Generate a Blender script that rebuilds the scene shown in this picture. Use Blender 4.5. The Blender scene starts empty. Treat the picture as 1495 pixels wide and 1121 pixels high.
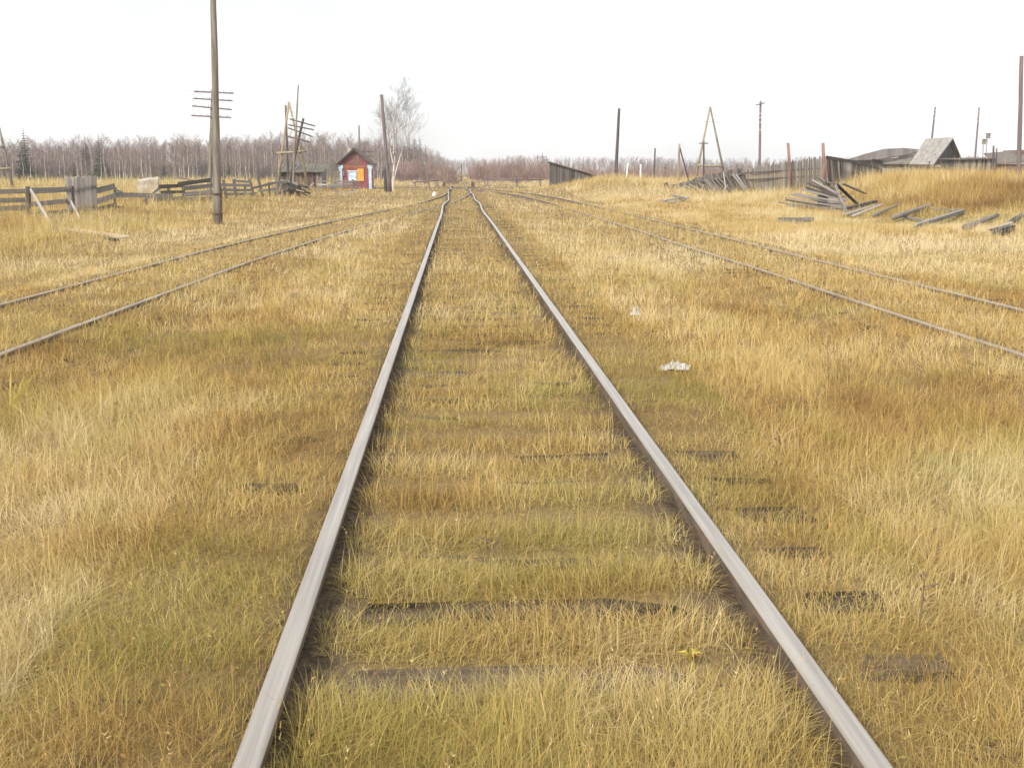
import bpy, math, random
import numpy as np
from mathutils import Vector, Matrix

# ---------------------------------------------------------------- camera
F = 1549.0                                   # focal length in photo pixels (photo 1495 x 1121)
PITCH = math.atan(309.5 / F)
YAW = math.atan(81.5 / F * math.cos(PITCH))
CAM = Vector((0, 0, 1.623))
sc = bpy.context.scene
COL = sc.collection
cam_d = bpy.data.cameras.new('camera')
cam_d.sensor_width = 36.0
cam_d.lens = 36.0 * F / 1495.0
cam_d.clip_start = 0.05
cam_d.clip_end = 12000
cam = bpy.data.objects.new('camera', cam_d)
cam.location = CAM
cam.rotation_euler = (math.radians(90) - PITCH, 0, -YAW)
COL.objects.link(cam)
sc.camera = cam

# ---------------------------------------------------------------- sky, sun, exposure
SUN_EL, SUN_AZ = math.radians(36), math.radians(-142)     # azimuth from +Y towards +X
world = bpy.data.worlds.new('World')
sc.world = world
world.use_nodes = True
nt = world.node_tree
nt.nodes.clear()
w_out = nt.nodes.new('ShaderNodeOutputWorld')
w_bg = nt.nodes.new('ShaderNodeBackground')
sky = nt.nodes.new('ShaderNodeTexSky')
sky.sky_type = 'NISHITA'
sky.sun_disc = False
sky.sun_elevation = SUN_EL
sky.sun_rotation = SUN_AZ
sky.air_density = 1.0
sky.dust_density = 3.0
sky.ozone_density = 1.2
tc = nt.nodes.new('ShaderNodeTexCoord')
cl = nt.nodes.new('ShaderNodeTexNoise')
cl.inputs['Scale'].default_value = 1.3
cl.inputs['Detail'].default_value = 5
cr = nt.nodes.new('ShaderNodeMapRange')
cr.inputs['From Min'].default_value = 0.35
cr.inputs['From Max'].default_value = 0.65
cr.inputs['To Min'].default_value = 0.36
cr.inputs['To Max'].default_value = 0.92
veil = nt.nodes.new('ShaderNodeMix')
veil.data_type = 'RGBA'
veil.inputs['B'].default_value = (10.0, 9.95, 10.0, 1)       # thin white overcast sheet
cm = nt.nodes.new('ShaderNodeMapping')
cm.inputs['Location'].default_value = (3.7, 1.2, 0.4)
nt.links.new(tc.outputs['Generated'], cm.inputs['Vector'])
nt.links.new(cm.outputs['Vector'], cl.inputs['Vector'])
nt.links.new(cl.outputs['Fac'], cr.inputs['Value'])
nt.links.new(cr.outputs['Result'], veil.inputs['Factor'])
nt.links.new(sky.outputs['Color'], veil.inputs['A'])
nt.links.new(veil.outputs['Result'], w_bg.inputs['Color'])
w_bg.inputs['Strength'].default_value = 0.10
nt.links.new(w_bg.outputs['Background'], w_out.inputs['Surface'])

sun_d = bpy.data.lights.new('sun', 'SUN')
sun_d.energy = 2.4
sun_d.angle = math.radians(10)
sun_d.color = (1.0, 0.93, 0.82)
sun = bpy.data.objects.new('sun', sun_d)
sdir = Vector((math.sin(SUN_AZ) * math.cos(SUN_EL), math.cos(SUN_AZ) * math.cos(SUN_EL), math.sin(SUN_EL)))
sun.rotation_euler = sdir.to_track_quat('Z', 'Y').to_euler()
sun.location = (0, 0, 50)
COL.objects.link(sun)
vs = sc.view_settings
vs.view_transform = 'Standard'
vs.look = 'None'
vs.exposure = 0.86
vs.gamma = 1.0
vs.use_curve_mapping = False
sc.cycles.max_bounces = 4
sc.cycles.diffuse_bounces = 2
sc.cycles.glossy_bounces = 2
sc.cycles.transmission_bounces = 3
sc.cycles.caustics_reflective = False
sc.cycles.caustics_refractive = False

# ---------------------------------------------------------------- picking points
RNG = random.Random(7)
cP, sP, cY, sY = math.cos(PITCH), math.sin(PITCH), math.cos(YAW), math.sin(YAW)
def ray(px, py):
    x, y, z = (px - 747.5) / F, 1.0, -(py - 560.5) / F
    y, z = y * cP + z * sP, -y * sP + z * cP
    x, y = x * cY + y * sY, -x * sY + y * cY
    return Vector((x, y, z))
def at(px, py, Y):
    d = ray(px, py)
    return CAM + d * (Y / d.y)
def sstep(a, b, x):
    t = np.clip((x - a) / (b - a), 0, 1)
    return t * t * (3 - 2 * t)
VN = {}
def vnoise(x, y, scale, seed):
    if seed not in VN:
        VN[seed] = np.random.RandomState(seed).rand(256, 256)
    r = VN[seed]
    u, v = np.asarray(x, float) / scale + 1000.3, np.asarray(y, float) / scale + 1000.7
    iu, iv = np.floor(u).astype(int), np.floor(v).astype(int)
    fu, fv = u - iu, v - iv
    fu, fv = fu * fu * (3 - 2 * fu), fv * fv * (3 - 2 * fv)
    a = r[iu % 256, iv % 256]; b = r[(iu + 1) % 256, iv % 256]
    c = r[iu % 256, (iv + 1) % 256]; d = r[(iu + 1) % 256, (iv + 1) % 256]
    return (a * (1 - fu) + b * fu) * (1 - fv) + (c * (1 - fu) + d * fu) * fv

# centre lines of the three tracks
MX = 0.2525
GAUGE = 0.7975
LP = np.array([(-20, -5.1), (0, -5.0), (10, -4.88), (18, -4.65), (27, -4.12), (36, -3.25), (50, -1.65), (64, -0.35), (74, 0.12), (82, 0.2525)])
RP = np.array([(-20, 5.8), (0, 5.8), (50, 5.8), (60, 5.65), (75, 4.65), (90, 2.8), (103, 1.0), (115, 0.2525)])
def smooth_path(p):
    ys = np.arange(p[0, 0], p[-1, 0] + 0.01, 1.0)
    xs = np.interp(ys, p[:, 0], p[:, 1])
    for _ in range(60):
        xs[1:-1] = 0.25 * xs[:-2] + 0.5 * xs[1:-1] + 0.25 * xs[2:]
    return ys, xs
LY, LX = smooth_path(LP)
RY, RX = smooth_path(RP)

def T(x, y):
    x = np.asarray(x, float); y = np.asarray(y, float)
    z = -0.10 * sstep(2.0, 3.4, np.abs(x - MX)) * (1 - sstep(60, 85, y))
    z = z + 0.10 * (vnoise(x, y, 6.0, 3) - 0.5) * sstep(7, 10, np.abs(x - MX)) * (1 - sstep(140, 220, y))
    amp = np.interp(y, [24, 36, 55, 75, 100, 125, 200], [0.1, 0.85, 1.15, 1.1, 0.8, 0.4, 0.0])
    z = z + amp * sstep(17, 27, x)
    z = z + 1.0 * np.exp(-((x - 13.2) / 5.5) ** 2 - ((y - 86) / 11.0) ** 2)
    z = z + .30 * (vnoise(x, y, 3.2, 91) - .45) * sstep(-7.6, -10, x) * sstep(14, 24, y) * (1 - sstep(60, 90, y))
    z = z + 0.18 * sstep(-9, -13, x) * (1 - sstep(120, 180, y)) * sstep(25, 45, y)
    return z
def Tz(x, y):
    return float(T(x, y))
def g(px, py):
    d = ray(px, py)
    if d.z > -1e-4:
        d.z = -1e-4
    t0 = 0.5
    t = t0
    while t < 900:
        p = CAM + d * t
        if p.z < Tz(p.x, p.y):
            break
        t0 = t
        t *= 1.01
    for _ in range(18):
        m = 0.5 * (t0 + t)
        p = CAM + d * m
        if p.z < Tz(p.x, p.y):
            t = m
        else:
            t0 = m
    return CAM + d * t

# ---------------------------------------------------------------- materials
MATS = {}
def mat(name, c1, c2, scale=(6, 6, 6), rough=0.85, metal=0.0, bump=0.0, var=0.0, detail=6, lo=0.35, hi=0.65, c3=None, spec=0.3):
    m = bpy.data.materials.new(name)
    m.use_nodes = True
    n = m.node_tree
    b = n.nodes['Principled BSDF']
    b.inputs['Roughness'].default_value = rough
    b.inputs['Metallic'].default_value = metal
    b.inputs['Specular IOR Level'].default_value = spec
    t = n.nodes.new('ShaderNodeTexCoord')
    mp = n.nodes.new('ShaderNodeMapping')
    mp.inputs['Scale'].default_value = scale
    nz = n.nodes.new('ShaderNodeTexNoise')
    nz.inputs['Scale'].default_value = 1.0
    nz.inputs['Detail'].default_value = detail
    nz.inputs['Roughness'].default_value = 0.65
    rp = n.nodes.new('ShaderNodeValToRGB')
    rp.color_ramp.elements[0].position = lo
    rp.color_ramp.elements[0].color = (*c1, 1)
    rp.color_ramp.elements[1].position = hi
    rp.color_ramp.elements[1].color = (*c2, 1)
    if c3:
        e = rp.color_ramp.elements.new(min(0.98, hi + 0.12)); e.color = (*c3, 1)
    n.links.new(t.outputs['Object'], mp.inputs['Vector'])
    vec = mp.outputs['Vector']
    oi = n.nodes.new('ShaderNodeObjectInfo')
    if var:
        ad = n.nodes.new('ShaderNodeVectorMath'); ad.operation = 'ADD'
        ml = n.nodes.new('ShaderNodeMath'); ml.operation = 'MULTIPLY'; ml.inputs[1].default_value = 57.0
        n.links.new(oi.outputs['Random'], ml.inputs[0])
        n.links.new(vec, ad.inputs[0]); n.links.new(ml.outputs[0], ad.inputs[1])
        vec = ad.outputs[0]
    n.links.new(vec, nz.inputs['Vector'])
    n.links.new(nz.outputs['Fac'], rp.inputs['Fac'])
    out = rp.outputs['Color']
    if var:
        mr = n.nodes.new('ShaderNodeMapRange')
        mr.inputs['To Min'].default_value = 1 - var
        mr.inputs['To Max'].default_value = 1 + var
        n.links.new(oi.outputs['Random'], mr.inputs['Value'])
        hs = n.nodes.new('ShaderNodeHueSaturation')
        n.links.new(mr.outputs['Result'], hs.inputs['Value'])
        n.links.new(out, hs.inputs['Color'])
        out = hs.outputs['Color']
    n.links.new(out, b.inputs['Base Color'])
    if bump:
        bp = n.nodes.new('ShaderNodeBump')
        bp.inputs['Strength'].default_value = bump
        bp.inputs['Distance'].default_value = 0.02
        n.links.new(nz.outputs['Fac'], bp.inputs['Height'])
        n.links.new(bp.outputs['Normal'], b.inputs['Normal'])
    MATS[name] = m
    return m
BG = (1.2, 6, 9)
mat('grey_board', (0.12, 0.11, 0.10), (0.29, 0.27, 0.245), BG, 0.9, bump=0.4, var=0.3)
mat('dark_board', (0.035, 0.03, 0.026), (0.12, 0.105, 0.09), BG, 0.9, bump=0.4, var=0.35)
mat('pale_board', (0.24, 0.22, 0.20), (0.44, 0.41, 0.375), BG, 0.9, bump=0.3, var=0.2)
mat('pink_board', (0.27, 0.20, 0.145), (0.44, 0.345, 0.265), BG, 0.9, bump=0.3, var=0.2)
mat('brown_board', (0.10, 0.065, 0.05), (0.22, 0.15, 0.115), BG, 0.9, bump=0.4, var=0.3)
mat('pole_wood', (0.10, 0.085, 0.07), (0.26, 0.23, 0.19), (9, 9, 0.7), 0.9, bump=0.4)
mat('dark_pole', (0.045, 0.035, 0.035), (0.12, 0.10, 0.09), (9, 9, 0.7), 0.9, bump=0.4)
mat('yellow_pole', (0.18, 0.145, 0.09), (0.34, 0.285, 0.19), (7, 7, 0.5), 0.9, bump=0.3)
mat('purple_pole', (0.10, 0.075, 0.08), (0.19, 0.15, 0.15), (9, 9, 0.7), 0.9)
mat('rust_pipe', (0.12, 0.065, 0.052), (0.25, 0.15, 0.118), (5, 5, 1.2), 0.85, bump=0.3)
mat('sleeper_wood', (0.03, 0.023, 0.016), (0.125, 0.096, 0.067), (1.5, 9, 9), 1.0, bump=1.0, var=0.25, spec=0.05)
mat('rail_rust', (0.07, 0.052, 0.038), (0.16, 0.12, 0.088), (9, 3, 9), 0.85, bump=0.2)
mat('rail_grey', (0.20, 0.16, 0.118), (0.33, 0.275, 0.21), (9, 2, 9), 0.6, metal=0.15)
mat('soil', (0.035, 0.027, 0.02), (0.11, 0.085, 0.06), (3, 3, 3), 0.95, bump=0.6)
mat('red_paint', (0.23, 0.075, 0.07), (0.37, 0.145, 0.13), (3, 3, 0.8), 0.8, bump=0.2)
mat('red_gable', (0.16, 0.05, 0.05), (0.28, 0.11, 0.09), (5, 5, 0.7), 0.8)
mat('orange_paint', (0.55, 0.26, 0.04), (0.74, 0.40, 0.08), (3, 3, 1), 0.75)
mat('frieze_paint', (0.22, 0.07, 0.045), (0.36, 0.14, 0.08), (2, 3, 6), 0.8)
mat('blue_paint', (0.30, 0.42, 0.52), (0.52, 0.63, 0.70), (3, 3, 3), 0.75)
mat('roof_felt', (0.055, 0.045, 0.04), (0.13, 0.11, 0.10), (3, 3, 3), 0.9)
mat('moss_roof', (0.05, 0.048, 0.036), (0.18, 0.165, 0.13), (2, 2, 2), 0.95, bump=0.5)
mat('slate_roof', (0.19, 0.18, 0.165), (0.30, 0.285, 0.265), (2, 2, 0.6), 0.9, var=0.06)
mat('gable_dark', (0.035, 0.033, 0.035), (0.10, 0.095, 0.09), (5, 5, 0.8), 0.9)
mat('white_paint', (0.60, 0.60, 0.60), (0.82, 0.82, 0.80), (4, 4, 4), 0.7)
mat('concrete', (0.24, 0.21, 0.155), (0.50, 0.465, 0.40), (1.6, 1.6, 1.6), 0.9, bump=0.4)
mat('glass_pane', (0.30, 0.42, 0.55), (0.85, 0.87, 0.88), (9, 5, 4), 0.25, spec=0.5, lo=.42, hi=.52)
mat('metal_dark', (0.05, 0.035, 0.03), (0.13, 0.08, 0.065), (6, 6, 6), 0.8)
mat('insulator', (0.55, 0.56, 0.55), (0.75, 0.76, 0.75), (6, 6, 6), 0.3)
mat('birch_bark', (0.10, 0.09, 0.08), (0.52, 0.485, 0.44), (2.2, 2.2, 5.0), 0.85, lo=0.36, hi=0.46)
mat('forest_bark', (0.16, 0.135, 0.115), (0.55, 0.50, 0.44), (1.2, 1.2, 1.3), 0.9, lo=0.34, hi=0.55, var=0.25)
mat('twig', (0.122, 0.083, 0.070), (0.24, 0.172, 0.145), (0.4, 0.4, 0.4), 0.9, var=0.25)
mat('twig_red', (0.17, 0.11, 0.095), (0.31, 0.215, 0.18), (0.5, 0.5, 0.5), 0.9, var=0.3)
mat('birch_twig', (0.16, 0.135, 0.13), (0.29, 0.25, 0.24), (0.6, 0.6, 0.6), 0.9)
mat('needle', (0.018, 0.03, 0.015), (0.055, 0.075, 0.035), (1, 1, 1), 0.9, var=0.25)
mat('wire_metal', (0.20, 0.20, 0.21), (0.28, 0.28, 0.29), (1, 1, 1), 0.6)
mat('plastic_film', (0.26, 0.24, 0.22), (0.55, 0.53, 0.51), (14, 14, 14), 0.35, spec=0.5)
mat('under_twig', (0.13, 0.105, 0.09), (0.25, 0.205, 0.175), (0.5, 0.5, 0.5), 0.9, var=0.3)
mat('lean_board', (0.07, 0.06, 0.052), (0.19, 0.165, 0.145), BG, 0.9, bump=0.4, var=0.2)
mat('window_blue', (0.20, 0.32, 0.44), (0.36, 0.48, 0.58), (3, 3, 3), 0.7)
mat('rail_tan', (0.10, 0.07, 0.05), (0.22, 0.165, 0.12), (9, 3, 9), 0.85, bump=0.2)
mat('red_board', (0.17, 0.05, 0.055), (0.29, 0.105, 0.105), BG, 0.85, bump=0.3, var=0.12)
mat('yellow_leaf', (0.33, 0.27, 0.05), (0.47, 0.39, 0.09), (20, 20, 20), 0.7)
mat('brown_leaf', (0.16, 0.07, 0.03), (0.32, 0.15, 0.06), (30, 30, 30), 0.8)
mat('weed_stalk', (0.09, 0.062, 0.042), (0.19, 0.135, 0.09), (20, 20, 20), 0.9)

def steel():
    m = bpy.data.materials.new('rail_steel'); m.use_nodes = True
    n = m.node_tree; b = n.nodes['Principled BSDF']
    b.inputs['Metallic'].default_value = 0.85
    t = n.nodes.new('ShaderNodeTexCoord')
    mp = n.nodes.new('ShaderNodeMapping'); mp.inputs['Scale'].default_value = (60, 1.2, 60)
    nz = n.nodes.new('ShaderNodeTexNoise'); nz.inputs['Scale'].default_value = 1; nz.inputs['Detail'].default_value = 6
    rp = n.nodes.new('ShaderNodeValToRGB')
    rp.color_ramp.elements[0].position = 0.3; rp.color_ramp.elements[0].color = (0.37, 0.33, 0.28, 1)
    rp.color_ramp.elements[1].position = 0.7; rp.color_ramp.elements[1].color = (0.55, 0.50, 0.43, 1)
    rr = n.nodes.new('ShaderNodeMapRange'); rr.inputs['To Min'].default_value = 0.38; rr.inputs['To Max'].default_value = 0.55
    n.links.new(t.outputs['Object'], mp.inputs['Vector']); n.links.new(mp.outputs['Vector'], nz.inputs['Vector'])
    n.links.new(nz.outputs['Fac'], rp.inputs['Fac']); n.links.new(rp.outputs['Color'], b.inputs['Base Color'])
    n.links.new(nz.outputs['Fac'], rr.inputs['Value']); n.links.new(rr.outputs['Result'], b.inputs['Roughness'])
    MATS['rail_steel'] = m
steel()

# ---------------------------------------------------------------- mesh helpers
class MB:
    def __init__(self):
        self.v, self.f, self.m = [], [], []
    def add(self, vs, fs, mi=0):
        o = len(self.v)
        self.v += [tuple(p) for p in vs]
        self.f += [tuple(i + o for i in f) for f in fs]
        self.m += [mi] * len(fs)
        return self
    def tube(self, pts, rad, sides=8, mi=0, cap=True):
        pts = [Vector(p) for p in pts]
        n = len(pts)
        if not hasattr(rad, '__len__'):
            rad = [rad] * n
        d0 = (pts[-1] - pts[0]).normalized()
        ref = Vector((1, 0, 0)) if abs(d0.x) < 0.8 else Vector((0, 1, 0))
        vs = []
        for i, p in enumerate(pts):
            d = (pts[min(i + 1, n - 1)] - pts[max(i - 1, 0)]).normalized()
            a = d.cross(ref).normalized(); b = d.cross(a)
            for k in range(sides):
                t = 2 * math.pi * k / sides
                vs.append(p + (a * math.cos(t) + b * math.sin(t)) * rad[i])
        fs = []
        for i in range(n - 1):
            for k in range(sides):
                k2 = (k + 1) % sides
                fs.append((i * sides + k, i * sides + k2, (i + 1) * sides + k2, (i + 1) * sides + k))
        if cap:
            fs.append(tuple(range(sides - 1, -1, -1)))
            fs.append(tuple((n - 1) * sides + k for k in range(sides)))
        return self.add(vs, fs, mi)
    def beam(self, p0, p1, w, t, up=(0, 0, 1), mi=0):
        p0, p1 = Vector(p0), Vector(p1)
        x = (p1 - p0).normalized(); up = Vector(up)
        y = up.cross(x)
        if y.length < 1e-3:
            y = Vector((0, 1, 0)).cross(x)
        y.normalize(); z = x.cross(y)
        vs = [p + y * (sy * t / 2) + z * (sz * w / 2) for p in (p0, p1) for sy, sz in ((-1, -1), (1, -1), (1, 1), (-1, 1))]
        return self.add(vs, [(3, 2, 1, 0), (4, 5, 6, 7), (0, 1, 5, 4), (1, 2, 6, 5), (2, 3, 7, 6), (3, 0, 4, 7)], mi)
    def prism(self, poly, off, mi=0):
        off = Vector(off); n = len(poly)
        vs = [Vector(p) for p in poly] + [Vector(p) + off for p in poly]
        fs = [tuple(range(n)), tuple(range(2 * n - 1, n - 1, -1))] + [(i, i + n, (i + 1) % n + n, (i + 1) % n) for i in range(n)]
        return self.add(vs, fs, mi)
    def box(self, lo, hi, mi=0):
        (a, b, c), (d, e, f) = lo, hi
        vs = [(a, b, c), (d, b, c), (d, e, c), (a, e, c), (a, b, f), (d, b, f), (d, e, f), (a, e, f)]
        return self.add(vs, [(3, 2, 1, 0), (4, 5, 6, 7), (0, 1, 5, 4), (1, 2, 6, 5), (2, 3, 7, 6), (3, 0, 4, 7)], mi)
    def mesh(self, name, mats, origin=(0, 0, 0), smooth=False):
        me = bpy.data.meshes.new(name)
        o = Vector(origin)
        me.from_pydata([tuple(Vector(p) - o) for p in self.v], [], self.f)
        for m in ([mats] if isinstance(mats, str) else mats):
            me.materials.append(MATS[m])
        if any(self.m):
            me.polygons.foreach_set('material_index', self.m)
        if smooth:
            me.polygons.foreach_set('use_smooth', [True] * len(me.polygons))
        me.update()
        return me
    def build(self, name, mats, parent=None, root=None, origin=None, smooth=False):
        # parts are stored relative to their thing's location
        if parent is not None:
            org = (root or parent).location
        else:
            org = origin if origin is not None else (0, 0, 0)
        o = bpy.data.objects.new(name, self.mesh(name, mats, org, smooth))
        if parent is not None:
            o.parent = parent
        else:
            o.location = org
        COL.objects.link(o)
        return o
def tag(o, label=None, cat=None, group=None, kind=None):
    if label: o['label'] = label
    if cat: o['category'] = cat
    if group: o['group'] = group
    if kind: o['kind'] = kind
    return o
def thing(name, loc, label, cat, group=None):
    o = bpy.data.objects.new(name, None)
    o.empty_display_size = 0.3
    o.location = loc
    COL.objects.link(o)
    return tag(o, label, cat, group)

# shared unit boards: length along X, thickness Y, width Z, worn ends
UNIT = {}
def unit_board(matname, k):
    key = (matname, k)
    if key not in UNIT:
        r = random.Random(hash(k) * 13 + 5 + k)
        b = MB(); vs = []; fs = []
        xs = [-0.5, -0.2, 0.15, 0.5]
        for i, x in enumerate(xs):
            wob = r.uniform(-0.06, 0.06); tw = r.uniform(0.92, 1.05)
            for sy, sz in ((-1, -1), (1, -1), (1, 1), (-1, 1)):
                ex = (r.uniform(-0.02, 0.02) if i in (0, 3) else 0)
                vs.append((x + ex, sy * 0.5 + r.uniform(-.1, .1), sz * 0.5 * tw + wob))
        fs.append((3, 2, 1, 0)); fs.append((12, 13, 14, 15))
        for i in range(3):
            for q in range(4):
                q2 = (q + 1) % 4
                fs.append((i * 4 + q, i * 4 + q2, i * 4 + 4 + q2, i * 4 + 4 + q))
        b.add(vs, fs)
        UNIT[key] = b.mesh('board', matname)
    return UNIT[key]
def board(p0, p1, w, t, matname='grey_board', parent=None, name='board', up=(0, 0, 1), k=None):
    p0, p1 = Vector(p0), Vector(p1)
    x = p1 - p0; L = x.length; x.normalize()
    up = Vector(up)
    y = up.cross(x)
    if y.length < 1e-3:
        y = Vector((0, 1, 0)) if abs(x.y) < 0.9 else Vector((1, 0, 0))
    y.normalize(); z = x.cross(y)
    c = (p0 + p1) / 2
    M = Matrix(((x.x * L, y.x * t, z.x * w, c.x), (x.y * L, y.y * t, z.y * w, c.y), (x.z * L, y.z * t, z.z * w, c.z), (0, 0, 0, 1)))
    o = bpy.data.objects.new(name, unit_board(matname, RNG.randrange(5) if k is None else k))
    if parent is not None:
        o.parent = parent
        M = Matrix.Translation(-parent.location) @ M
    o.matrix_basis = M
    COL.objects.link(o)
    return o
def gz(x, y, dz=0.0):
    return Vector((x, y, Tz(x, y) + dz))
def px2m(Y):
    return Y / F * 1.0

# ---------------------------------------------------------------- ground
def soil_mask(x, y):
    u = np.abs(x - MX)
    s = sstep(0.60, 0.68, u) * (1 - sstep(0.86, 0.98, u)) * (1 - sstep(110, 130, y))
    lx = np.interp(y, LY, LX); rx = np.interp(y, RY, RX)
    for c in (lx, rx):
        v = np.abs(x - c)
        s = np.maximum(s, 0.45 * sstep(0.55, 0.68, v) * (1 - sstep(0.92, 1.05, v)) * (y < 80))
    road = sstep(111.2, 112.3, y + 0.02 * x) * (1 - sstep(115.2, 116.5, y + 0.02 * x))
    return np.maximum(s, road * (np.abs(x) < 60))
def bed(x, y):
    u = np.abs(x - MX)
    z = 0.035 * (1 - sstep(1.3, 1.8, u)) * (1 - sstep(105, 111, y))
    z = z + 0.012 * sstep(0.60, 0.68, u) * (1 - sstep(0.95, 1.1, u))
    for PY_, PX_ in ((LY, LX), (RY, RX)):
        v = np.abs(x - np.interp(y, PY_, PX_))
        z = z + 0.105 * (1 - sstep(1.25, 1.9, v)) * sstep(1.7, 2.3, u) * (1 - sstep(45, 60, y))
    return z
def grid_lines(spans):
    out = [spans[0][0]]
    for a, b, st in spans:
        n = max(1, int(round((b - a) / st)))
        out += list(np.linspace(a, b, n + 1)[1:])
    return np.array(out)
gx = grid_lines([(-4500, -800, 600), (-800, -120, 40), (-120, -30, 5), (-30, -8, 1.0), (-8, -3, 0.25), (-3, 4, 0.1), (4, 8, 0.2), (8, 30, 1.0), (30, 120, 5), (120, 800, 40), (800, 4500, 600)])
gy = grid_lines([(-40, 0, 4), (0, 30, 0.5), (30, 110, 1.0), (110, 118, 0.4), (118, 240, 4), (240, 900, 40), (900, 6000, 600)])
XX, YY = np.meshgrid(gx, gy)
ZZ = T(XX, YY) + bed(XX, YY)
ZZ = ZZ + 0.03 * (vnoise(XX, YY, 0.55, 21) - 0.62) * (YY < 60) * (1 - sstep(.55, .68, np.abs(XX - MX)) * (1 - sstep(.95, 1.1, np.abs(XX - MX))))
nx, ny = len(gx), len(gy)
me = bpy.data.meshes.new('ground')
idx = np.arange(nx * ny).reshape(ny, nx)
quads = np.stack([idx[:-1, :-1], idx[:-1, 1:], idx[1:, 1:], idx[1:, :-1]], -1).reshape(-1, 4)
me.from_pydata(np.stack([XX.ravel(), YY.ravel(), ZZ.ravel()], -1).tolist(), [], quads.tolist())
me.polygons.foreach_set('use_smooth', [True] * len(me.polygons))
a = me.attributes.new('soil', 'FLOAT', 'POINT')
a.data.foreach_set('value', soil_mask(XX, YY).ravel().astype(np.float32))
def ground_mat():
    m = bpy.data.materials.new('ground_thatch'); m.use_nodes = True
    n = m.node_tree; b = n.nodes['Principled BSDF']; b.inputs['Roughness'].default_value = 0.95; b.inputs['Specular IOR Level'].default_value = 0.1
    t = n.nodes.new('ShaderNodeTexCoord')
    def noise(s, d, stretch=None):
        z = n.nodes.new('ShaderNodeTexNoise'); z.inputs['Scale'].default_value = s; z.inputs['Detail'].default_value = d
        z.inputs['Roughness'].default_value = 0.7
        n.links.new(t.outputs['Object'], z.inputs['Vector']); return z.outputs['Fac']
    def ramp(src, stops):
        r = n.nodes.new('ShaderNodeValToRGB')
        for i, (p, c) in enumerate(stops):
            e = r.color_ramp.elements[i] if i < 2 else r.color_ramp.elements.new(p)
            e.position = p; e.color = (*c, 1)
        n.links.new(src, r.inputs['Fac']); return r.outputs['Color']
    def mix(fac, A, B):
        x = n.nodes.new('ShaderNodeMix'); x.data_type = 'RGBA'
        n.links.new(fac, x.inputs['Factor']); n.links.new(A, x.inputs['A']); n.links.new(B, x.inputs['B']); return x.outputs['Result']
    big = ramp(noise(0.35, 6), [(0.3, (0.13, 0.09, 0.04)), (0.7, (0.29, 0.215, 0.095)), (0.5, (0.21, 0.15, 0.065))])
    fine = ramp(noise(28, 6), [(0.35, (0.075, 0.052, 0.026)), (0.65, (0.27, 0.195, 0.09))])
    x = n.nodes.new('ShaderNodeMix'); x.data_type = 'RGBA'; x.inputs['Factor'].default_value = 0.45
    n.links.new(big, x.inputs['A']); n.links.new(fine, x.inputs['B'])
    soil = ramp(noise(22, 7), [(0.35, (0.045, 0.034, 0.024)), (0.65, (0.16, 0.12, 0.08))])
    at_ = n.nodes.new('ShaderNodeAttribute'); at_.attribute_name = 'soil'
    col = mix(at_.outputs['Fac'], x.outputs['Result'], soil)
    n.links.new(col, b.inputs['Base Color'])
    bp = n.nodes.new('ShaderNodeBump'); bp.inputs['Strength'].default_value = 0.7; bp.inputs['Distance'].default_value = 0.03
    n.links.new(noise(30, 5), bp.inputs['Height']); n.links.new(bp.outputs['Normal'], b.inputs['Normal'])
    return m
me.materials.append(ground_mat())
ground = bpy.data.objects.new('ground', me)
COL.objects.link(ground)
tag(ground, 'flat ground under dry grass', None, None, 'structure')

# ---------------------------------------------------------------- railway tracks
HEAD = [(-0.0365, -0.034), (-0.0365, -0.010), (-0.032, -0.004), (-0.022, -0.0008), (-0.008, 0), (0.008, 0), (0.022, -0.0008), (0.032, -0.004), (0.0365, -0.010), (0.0365, -0.034)]
PROFILE = HEAD + [(0.010, -0.045), (0.009, -0.145), (0.060, -0.162), (0.060, -0.172), (-0.060, -0.172), (-0.060, -0.162), (-0.009, -0.145), (-0.010, -0.045)]
def rail_mesh(path, name, parent, top_mat):
    b = MB(); n = len(PROFILE); vs = []
    for i, p in enumerate(path):
        d = (Vector(path[min(i + 1, len(path) - 1)]) - Vector(path[max(i - 1, 0)])); d.z = 0; d.normalize()
        s = Vector((d.y, -d.x, 0))
        for (u, w) in PROFILE:
            vs.append(Vector(p) + s * u + Vector((0, 0, w)))
    ft, fr = [], []
    for i in range(len(path) - 1):
        for k in range(n):
            k2 = (k + 1) % n
            q = (i * n + k, (i + 1) * n + k, (i + 1) * n + k2, i * n + k2)
            (ft if 1 <= k <= 7 else fr).append(q)
    b.v = [tuple(p) for p in vs]
    b.f = ft + fr + [tuple(range(n)), tuple(reversed([(len(path) - 1) * n + k for k in range(n)]))]
    b.m = [0] * len(ft) + [1] * (len(fr) + 2)
    o = b.build(name, [top_mat, 'rail_rust' if top_mat == 'rail_steel' else 'rail_tan'], parent)
    sm = [i < len(ft) for i in range(len(b.f))]
    o.data.polygons.foreach_set('use_smooth', sm)
    return o
def wob(y, s):
    k = sstep(25, 70, y)
    return float(k * (0.11 * math.sin(y * 0.16 + s) * math.sin(y * 0.043 + 2 * s) + 0.05 * math.sin(y * 0.31 + 3 * s)))
sl_meshes = []
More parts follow.
